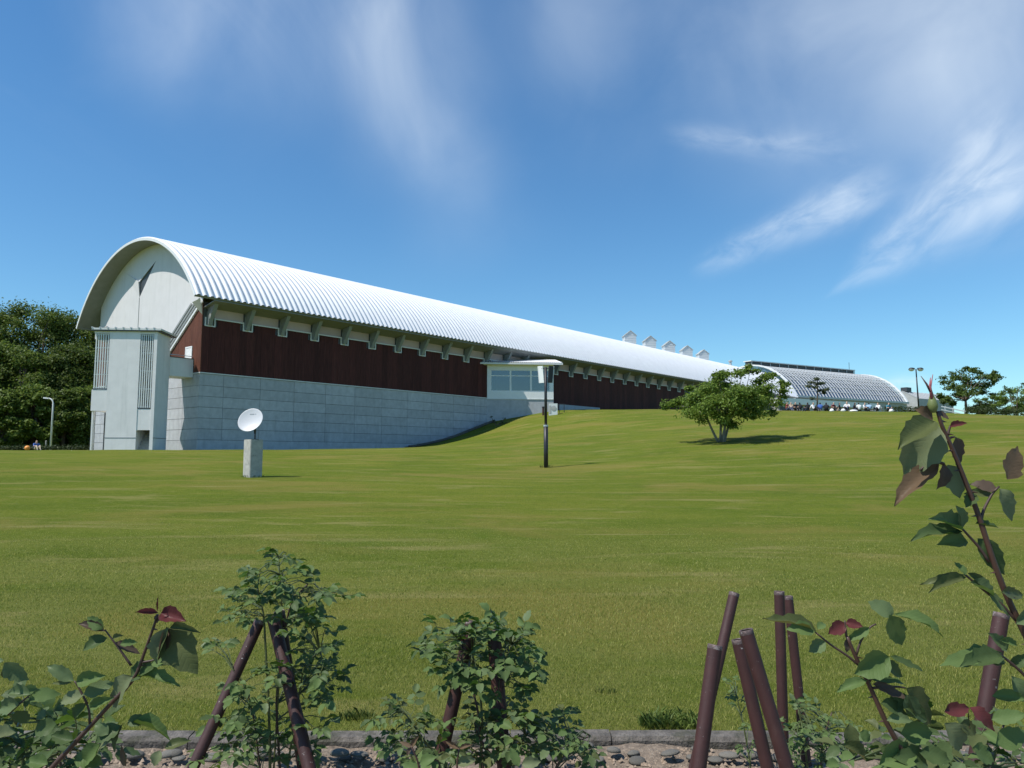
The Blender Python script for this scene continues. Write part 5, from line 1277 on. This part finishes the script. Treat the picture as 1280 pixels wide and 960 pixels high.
# tall shoot at the right, about a metre from the lens
YR = 1.02
g0 = P(1330, 960, YR); tr = shoot('tall rose shoot with a green bud close to the camera at the right', Vector((g0.x + .1, g0.y + .05, -1.6)))
stem_px(tr, [(1300, 830), (1281, 792), (1258, 745), (1241, 700), (1223, 643), (1206, 600), (1191, 562), (1177, 532), (1172, 514)], YR, .0052, .0024, 'cane_red', (.1, .05))
for pts in (((1226, 652), (1229, 638), (1240, 617), (1249, 608)), ((1236, 702), (1224, 684), (1211, 670), (1203, 661)), ((1272, 778), (1252, 755), (1230, 738), (1206, 718)), ((1184, 546), (1186, 538), (1188, 532)), ((1183, 552), (1188, 547), (1193, 546)), ((1180, 580), (1168, 576), (1158, 580), (1150, 588))):
    stem_px(tr, pts, YR, .0022, .0014, 'cane_brown', name='petiole', prick=False)
leaves_px(tr, YR, [(1170, 527, 1131, 594, .66, 'pale', (-.25, -.9, .1)), (1169, 526, 1125, 553, .50, 'olive', (-.2, -.7, .6), -.025), (1167, 524, 1146, 510, .75, 'rust'), (1172, 515, 1188, 521, .6, 'brown'), (1174, 577, 1117, 627, .34, 'rust', (-.3, -.6, .6)),
                   (1181, 579, 1175, 613, .62, 'brown', (.4, -.9, .1)), (1184, 581, 1209, 617, .74, 'pale', (.1, -.95, .2)), (1193, 546, 1207, 583, .55, 'brown', (.2, -.9, .3)), (1187, 535, 1209, 526, .42, 'red'), (1204, 662, 1141, 669, .30, 'dark', (0, -.5, .8)), (1204, 661, 1163, 647, .42, 'blue', (-.1, -.8, .6)),
                   (1204, 661, 1199, 633, .60, 'blue', (.2, -.9, .2)), (1219, 655, 1249, 656, .34, 'dark', (0, -.5, .8)), (1207, 673, 1177, 678, .50, 'green', (0, -.9, .4)), (1221, 673, 1263, 717, .52, 'dark', (-.2, -.9, .2)), (1248, 611, 1276, 648, .60, 'pale', (.1, -.9, .3)), (1247, 611, 1219, 600, .62, 'brown', (0, -.8, .5)),
                   (1241, 618, 1208, 615, .36, 'olive'), (1220, 618, 1207, 634, .74, 'dark'), (1258, 599, 1286, 560, .62, 'rust', (.2, -.9, .1)), (1208, 721, 1163, 735, .30, 'olive', (0, -.6, .7)), (1207, 719, 1194, 702, .5, 'green'), (1206, 718, 1159, 725, .24, 'olive'), (1210, 716, 1238, 737, .36, 'olive'), (1214, 727, 1243, 745, .5, 'blue', (0, -.6, .8)),
                   (1234, 740, 1272, 764, .44, 'blue', (0, -.7, .7)), (1250, 741, 1290, 741, .36, 'olive'), (1250, 820, 1186, 814, .36, 'green', (0, -.5, .8)), (1252, 822, 1204, 826, .48, 'dark', (0, -.6, .8)), (1256, 829, 1212, 818, .42, 'blue', (0, -.8, .6)), (1262, 832, 1290, 818, .5, 'dark'), (1258, 812, 1240, 792, .5, 'blue'), (1265, 845, 1285, 880, .55, 'blue'),
                   (1270, 780, 1292, 762, .5, 'blue'), (1240, 870, 1285, 872, .42, 'green'), (1250, 800, 1275, 806, .4, 'green')])
stem_px(tr, ((1300, 865), (1275, 838), (1258, 824), (1246, 816)), YR, .0022, .0015, 'cane_brown', name='petiole', prick=False)
# bud with sepals
def bud(parent):
    b = P(1167, 516, YR); tip = P(1164, 488, YR); ax = (tip - b); L = ax.length; m = MB()
    m.lathe(b, ax, [(.001, 0), (.0035, .02 * L), (.0060, .22 * L), (.0068, .38 * L), (.0052, .55 * L), (.0028, .75 * L), (.0012, 1.0 * L), (.0004, 1.02 * L)], 14); bd = m.build('bud', 'bud_green', parent, smooth=True)
    for (a, c, e, mt) in (((1165, 498), (1163, 484), (1166, 468), 'bud_pink'), ((1164, 498), (1162, 482), (1163, 472), 'bud_pink'), ((1163, 490), (1158, 480), (1151, 470), 'cane_brown')):
        m = MB(); m.tube([P(*a, YR - .003), P(*c, YR - .003), P(*e, YR)], [.0016, .0014, .0004], 5); m.build('sepal', mt, bd, smooth=True)
mat('bud_green', (.15, .18, .055), .45, .2, 60); mat('bud_pink', (.36, .10, .11), .5, .1, 60)
bud(tr)

# lower shoot at the right, red young leaves
YS = 1.25; g0 = P(1135, 960, YS); ts = shoot('rose shoot with a dark red young leaf right of the bare pipes', Vector((g0.x + .03, g0.y, -1.6)))
stem_px(ts, [(1136, 962), (1127, 937), (1107, 902), (1086, 855), (1069, 820), (1059, 796)], YS, .0058, .0028, 'cane_red', (.03, .02))
for pts in (((1074, 832), (1060, 820), (1038, 806), (1019, 790)), ((1070, 820), (1076, 800), (1087, 784), (1095, 780)), ((1086, 853), (1098, 834), (1110, 822)), ((1090, 860), (1120, 858), (1132, 860)), ((1058, 796), (1057, 784), (1056, 776))): stem_px(ts, pts, YS, .0022, .0013, 'cane_brown', name='petiole', prick=False)
leaves_px(ts, YS, [(1020, 791, 956, 768, .24, 'olive', (0, -.5, .8)), (1019, 789, 984, 784, .55, 'green'), (1032, 802, 1011, 815, .7, 'blue'), (1022, 786, 1032, 778, .6, 'green'), (1057, 779, 1036, 792, .66, 'red', (-.2, -.9, .2)), (1057, 779, 1078, 782, .62, 'red', (.2, -.9, .3)), (1059, 798, 1062, 815, .6, 'brown'), (1087, 784, 1058, 801, .36, 'green'),
                   (1116, 768, 1092, 752, .7, 'blue', (0, -.9, .3)), (1110, 768, 1136, 812, .52, 'green', (-.2, -.9, .3)), (1120, 766, 1185, 791, .32, 'green', (0, -.5, .8)), (1112, 821, 1071, 843, .72, 'green', (0, -.95, .2)), (1112, 821, 1160, 830, .24, 'dark'), (1104, 828, 1136, 845, .5, 'dark'), (1087, 848, 1133, 843, .30, 'green', (0, -.5, .9)), (1084, 850, 1045, 863, .34, 'green'),
                   (1090, 856, 1137, 866, .38, 'brown'), (1130, 860, 1183, 908, .5, 'olive', (.2, -.9, .3)), (1100, 880, 1142, 888, .5, 'dark'), (1132, 868, 1154, 902, .6, 'blue'), (1126, 917, 1168, 915, .72, 'green', (0, -.9, .4)), (1182, 904, 1206, 938, .74, 'pale', (0, -.9, .4)), (1108, 900, 1142, 900, .46, 'blue'), (1112, 880, 1138, 872, .8, 'dark'),
                   (1180, 890, 1214, 884, .45, 'red', (0, -.8, .5)), (1212, 884, 1250, 910, .5, 'red', (.1, -.8, .4)), (1210, 920, 1212, 888, .06, 'rust'), (1060, 905, 1072, 945, .55, 'olive', (0, -.9, .2)), (1075, 915, 1092, 925, .8, 'green'), (1052, 930, 1085, 950, .4, 'olive'), (1150, 940, 1190, 950, .6, 'dark'), (1100, 935, 1135, 950, .7, 'dark'),
                   (1215, 935, 1250, 950, .7, 'green'), (1160, 900, 1130, 880, .5, 'dark'), (1240, 900, 1280, 890, .5, 'green'), (1200, 905, 1230, 915, .6, 'olive'), (1245, 930, 1290, 915, .6, 'green'), (1100, 955, 1145, 935, .6, 'green'), (1160, 955, 1120, 945, .6, 'dark'), (1190, 930, 1165, 945, .6, 'dark')])
rose_bush('dense dark rose foliage filling the lower right corner', 1190, 1.55,
          [(1090, 945, 28, 16, 3), (1150, 935, 30, 20, 5), (1200, 940, 34, 18, 5), (1255, 945, 26, 16, 4), (1250, 905, 22, 16, 3), (1170, 965, 60, 14, 6), (1240, 965, 40, 12, 4)], .038,
          [([(1160, 990, 0), (1150, 950, 0), (1145, 915, 0)], .004), ([(1230, 990, 0), (1245, 940, 0), (1255, 905, 0)], .004), ([(1190, 990, 0), (1190, 950, 0), (1195, 925, 0)], .004)], ('dark', 'green', 'dark', 'blue', 'olive'), depth=.10, seed=31, dens=1.6)

# shoot at the left
YL = 1.35; g0 = P(60, 960, YL); tl = shoot('rose shoot with reddish tip leaves close to the camera at the left', Vector((g0.x - .03, g0.y, -1.6)))
stem_px(tl, [(60, 966), (67, 957), (96, 926), (137, 881), (169, 848), (178, 823), (192, 784), (197, 768)], YL, .0055, .0020, 'cane_red', (-.03, .02))
for pts in (((164, 832), (152, 815), (140, 799), (131, 787)), ((176, 828), (190, 826), (200, 822)), ((112, 905), (112, 890), (108, 878), (103, 868)), ((109, 880), (100, 862), (93, 851)), ((10, 893), (24, 880), (38, 868)), ((186, 806), (200, 795), (212, 786))): stem_px(tl, pts, YL, .0022, .0012, 'cane_brown', name='petiole', prick=False)
leaves_px(tl, YL, [(198, 766, 169, 765, .30, 'red'), (201, 767, 232, 776, .52, 'red', (0, -.8, .5)), (198, 768, 196, 778, .8, 'rust'), (197, 764, 197, 745, .12, 'red'), (213, 783, 242, 842, .66, 'olive', (.1, -.95, .1)), (212, 784, 250, 790, .24, 'olive'), (210, 784, 194, 830, .46, 'pale', (-.3, -.9, .1)), (209, 783, 198, 826, .30, 'brown', (.5, -.8, .1)),
                   (188, 829, 224, 824, .46, 'green', (0, -.7, .6)), (164, 847, 190, 830, .72, 'dark'), (171, 846, 224, 852, .30, 'green', (0, -.4, .9)), (167, 845, 123, 884, .52, 'pale', (-.1, -.85, .5)), (131, 789, 97, 777, .34, 'brown'), (130, 786, 108, 771, .58, 'green'), (134, 797, 102, 812, .58, 'dark'), (140, 799, 154, 794, .5, 'olive'), (145, 803, 173, 813, .34, 'brown'), (150, 806, 172, 802, .5, 'green'),
                   (95, 853, 128, 844, .5, 'green'), (92, 851, 58, 831, .42, 'blue', (0, -.7, .6)), (90, 853, 58, 853, .16, 'olive'), (104, 869, 73, 877, .55, 'pale'), (105, 868, 135, 852, .55, 'blue'), (108, 879, 92, 899, .62, 'dark'), (112, 885, 138, 872, .4, 'green'), (6, 828, 34, 852, .6, 'blue'), (5, 826, -20, 830, .5, 'blue'), (4, 836, 12, 848, .7, 'olive'),
                   (38, 868, 9, 866, .5, 'blue'), (38, 869, 66, 867, .5, 'green'), (37, 870, 28, 883, .8, 'dark'), (25, 880, -6, 886, .6, 'blue'), (20, 888, 32, 908, .8, 'dark'), (150, 906, 118, 928, .72, 'dark'), (152, 905, 140, 940, .3, 'olive'), (165, 901, 214, 922, .24, 'green', (0, -.4, .9)), (160, 903, 182, 897, .6, 'dark'),
                   (140, 925, 104, 940, .66, 'pale', (0, -.6, .8)), (135, 918, 118, 905, .7, 'blue'), (205, 935, 238, 924, .4, 'olive'), (200, 938, 192, 958, .8, 'pale'), (158, 958, 148, 935, .3, 'rust'), (125, 930, 100, 958, .66, 'green'), (92, 925, 62, 918, .6, 'dark'), (20, 915, -15, 925, .8, 'pale', (0, -.5, .9)), (70, 905, 40, 915, .7, 'dark'), (95, 945, 128, 955, .6, 'green'), (60, 955, 30, 950, .6, 'green')])
rose_bush('dense dark rose foliage filling the lower left corner', 40, 1.6,
          [(25, 920, 36, 18, 6), (70, 915, 30, 16, 5), (30, 950, 46, 18, 8), (85, 945, 30, 16, 5), (115, 935, 20, 16, 3), (20, 885, 22, 12, 2)], .040,
          [([(30, 985, 0), (28, 950, 0), (25, 910, 0)], .004), ([(80, 985, 0), (75, 950, 0), (70, 915, 0)], .004)], ('dark', 'dark', 'green', 'blue'), depth=.10, seed=33, dens=1.8)
# fresh short shoots in front of the middle bush
ty = shoot('short shoots with reddish tips at the foot of the middle bush', Vector((P(525, 960, 3.0).x, 3.0, -1.6)))
for pts in (((524, 985), (524, 955), (514, 932)), ((572, 985), (571, 955), (574, 935))): stem_px(ty, pts, 3.0, .006, .003, 'cane_red', (.0, .0))
leaves_px(ty, 3.0, [(515, 934, 500, 926, .3, 'rust'), (515, 934, 522, 920, .4, 'rust'), (514, 934, 508, 945, .5, 'brown'), (574, 936, 556, 926, .3, 'rust'), (574, 936, 590, 930, .34, 'rust'), (574, 938, 584, 945, .5, 'olive'), (524, 955, 545, 945, .6, 'green'), (571, 955, 595, 950, .6, 'pale'), (524, 962, 502, 955, .6, 'green'), (648, 958, 640, 935, .5, 'green'), (652, 955, 676, 952, .6, 'pale')])
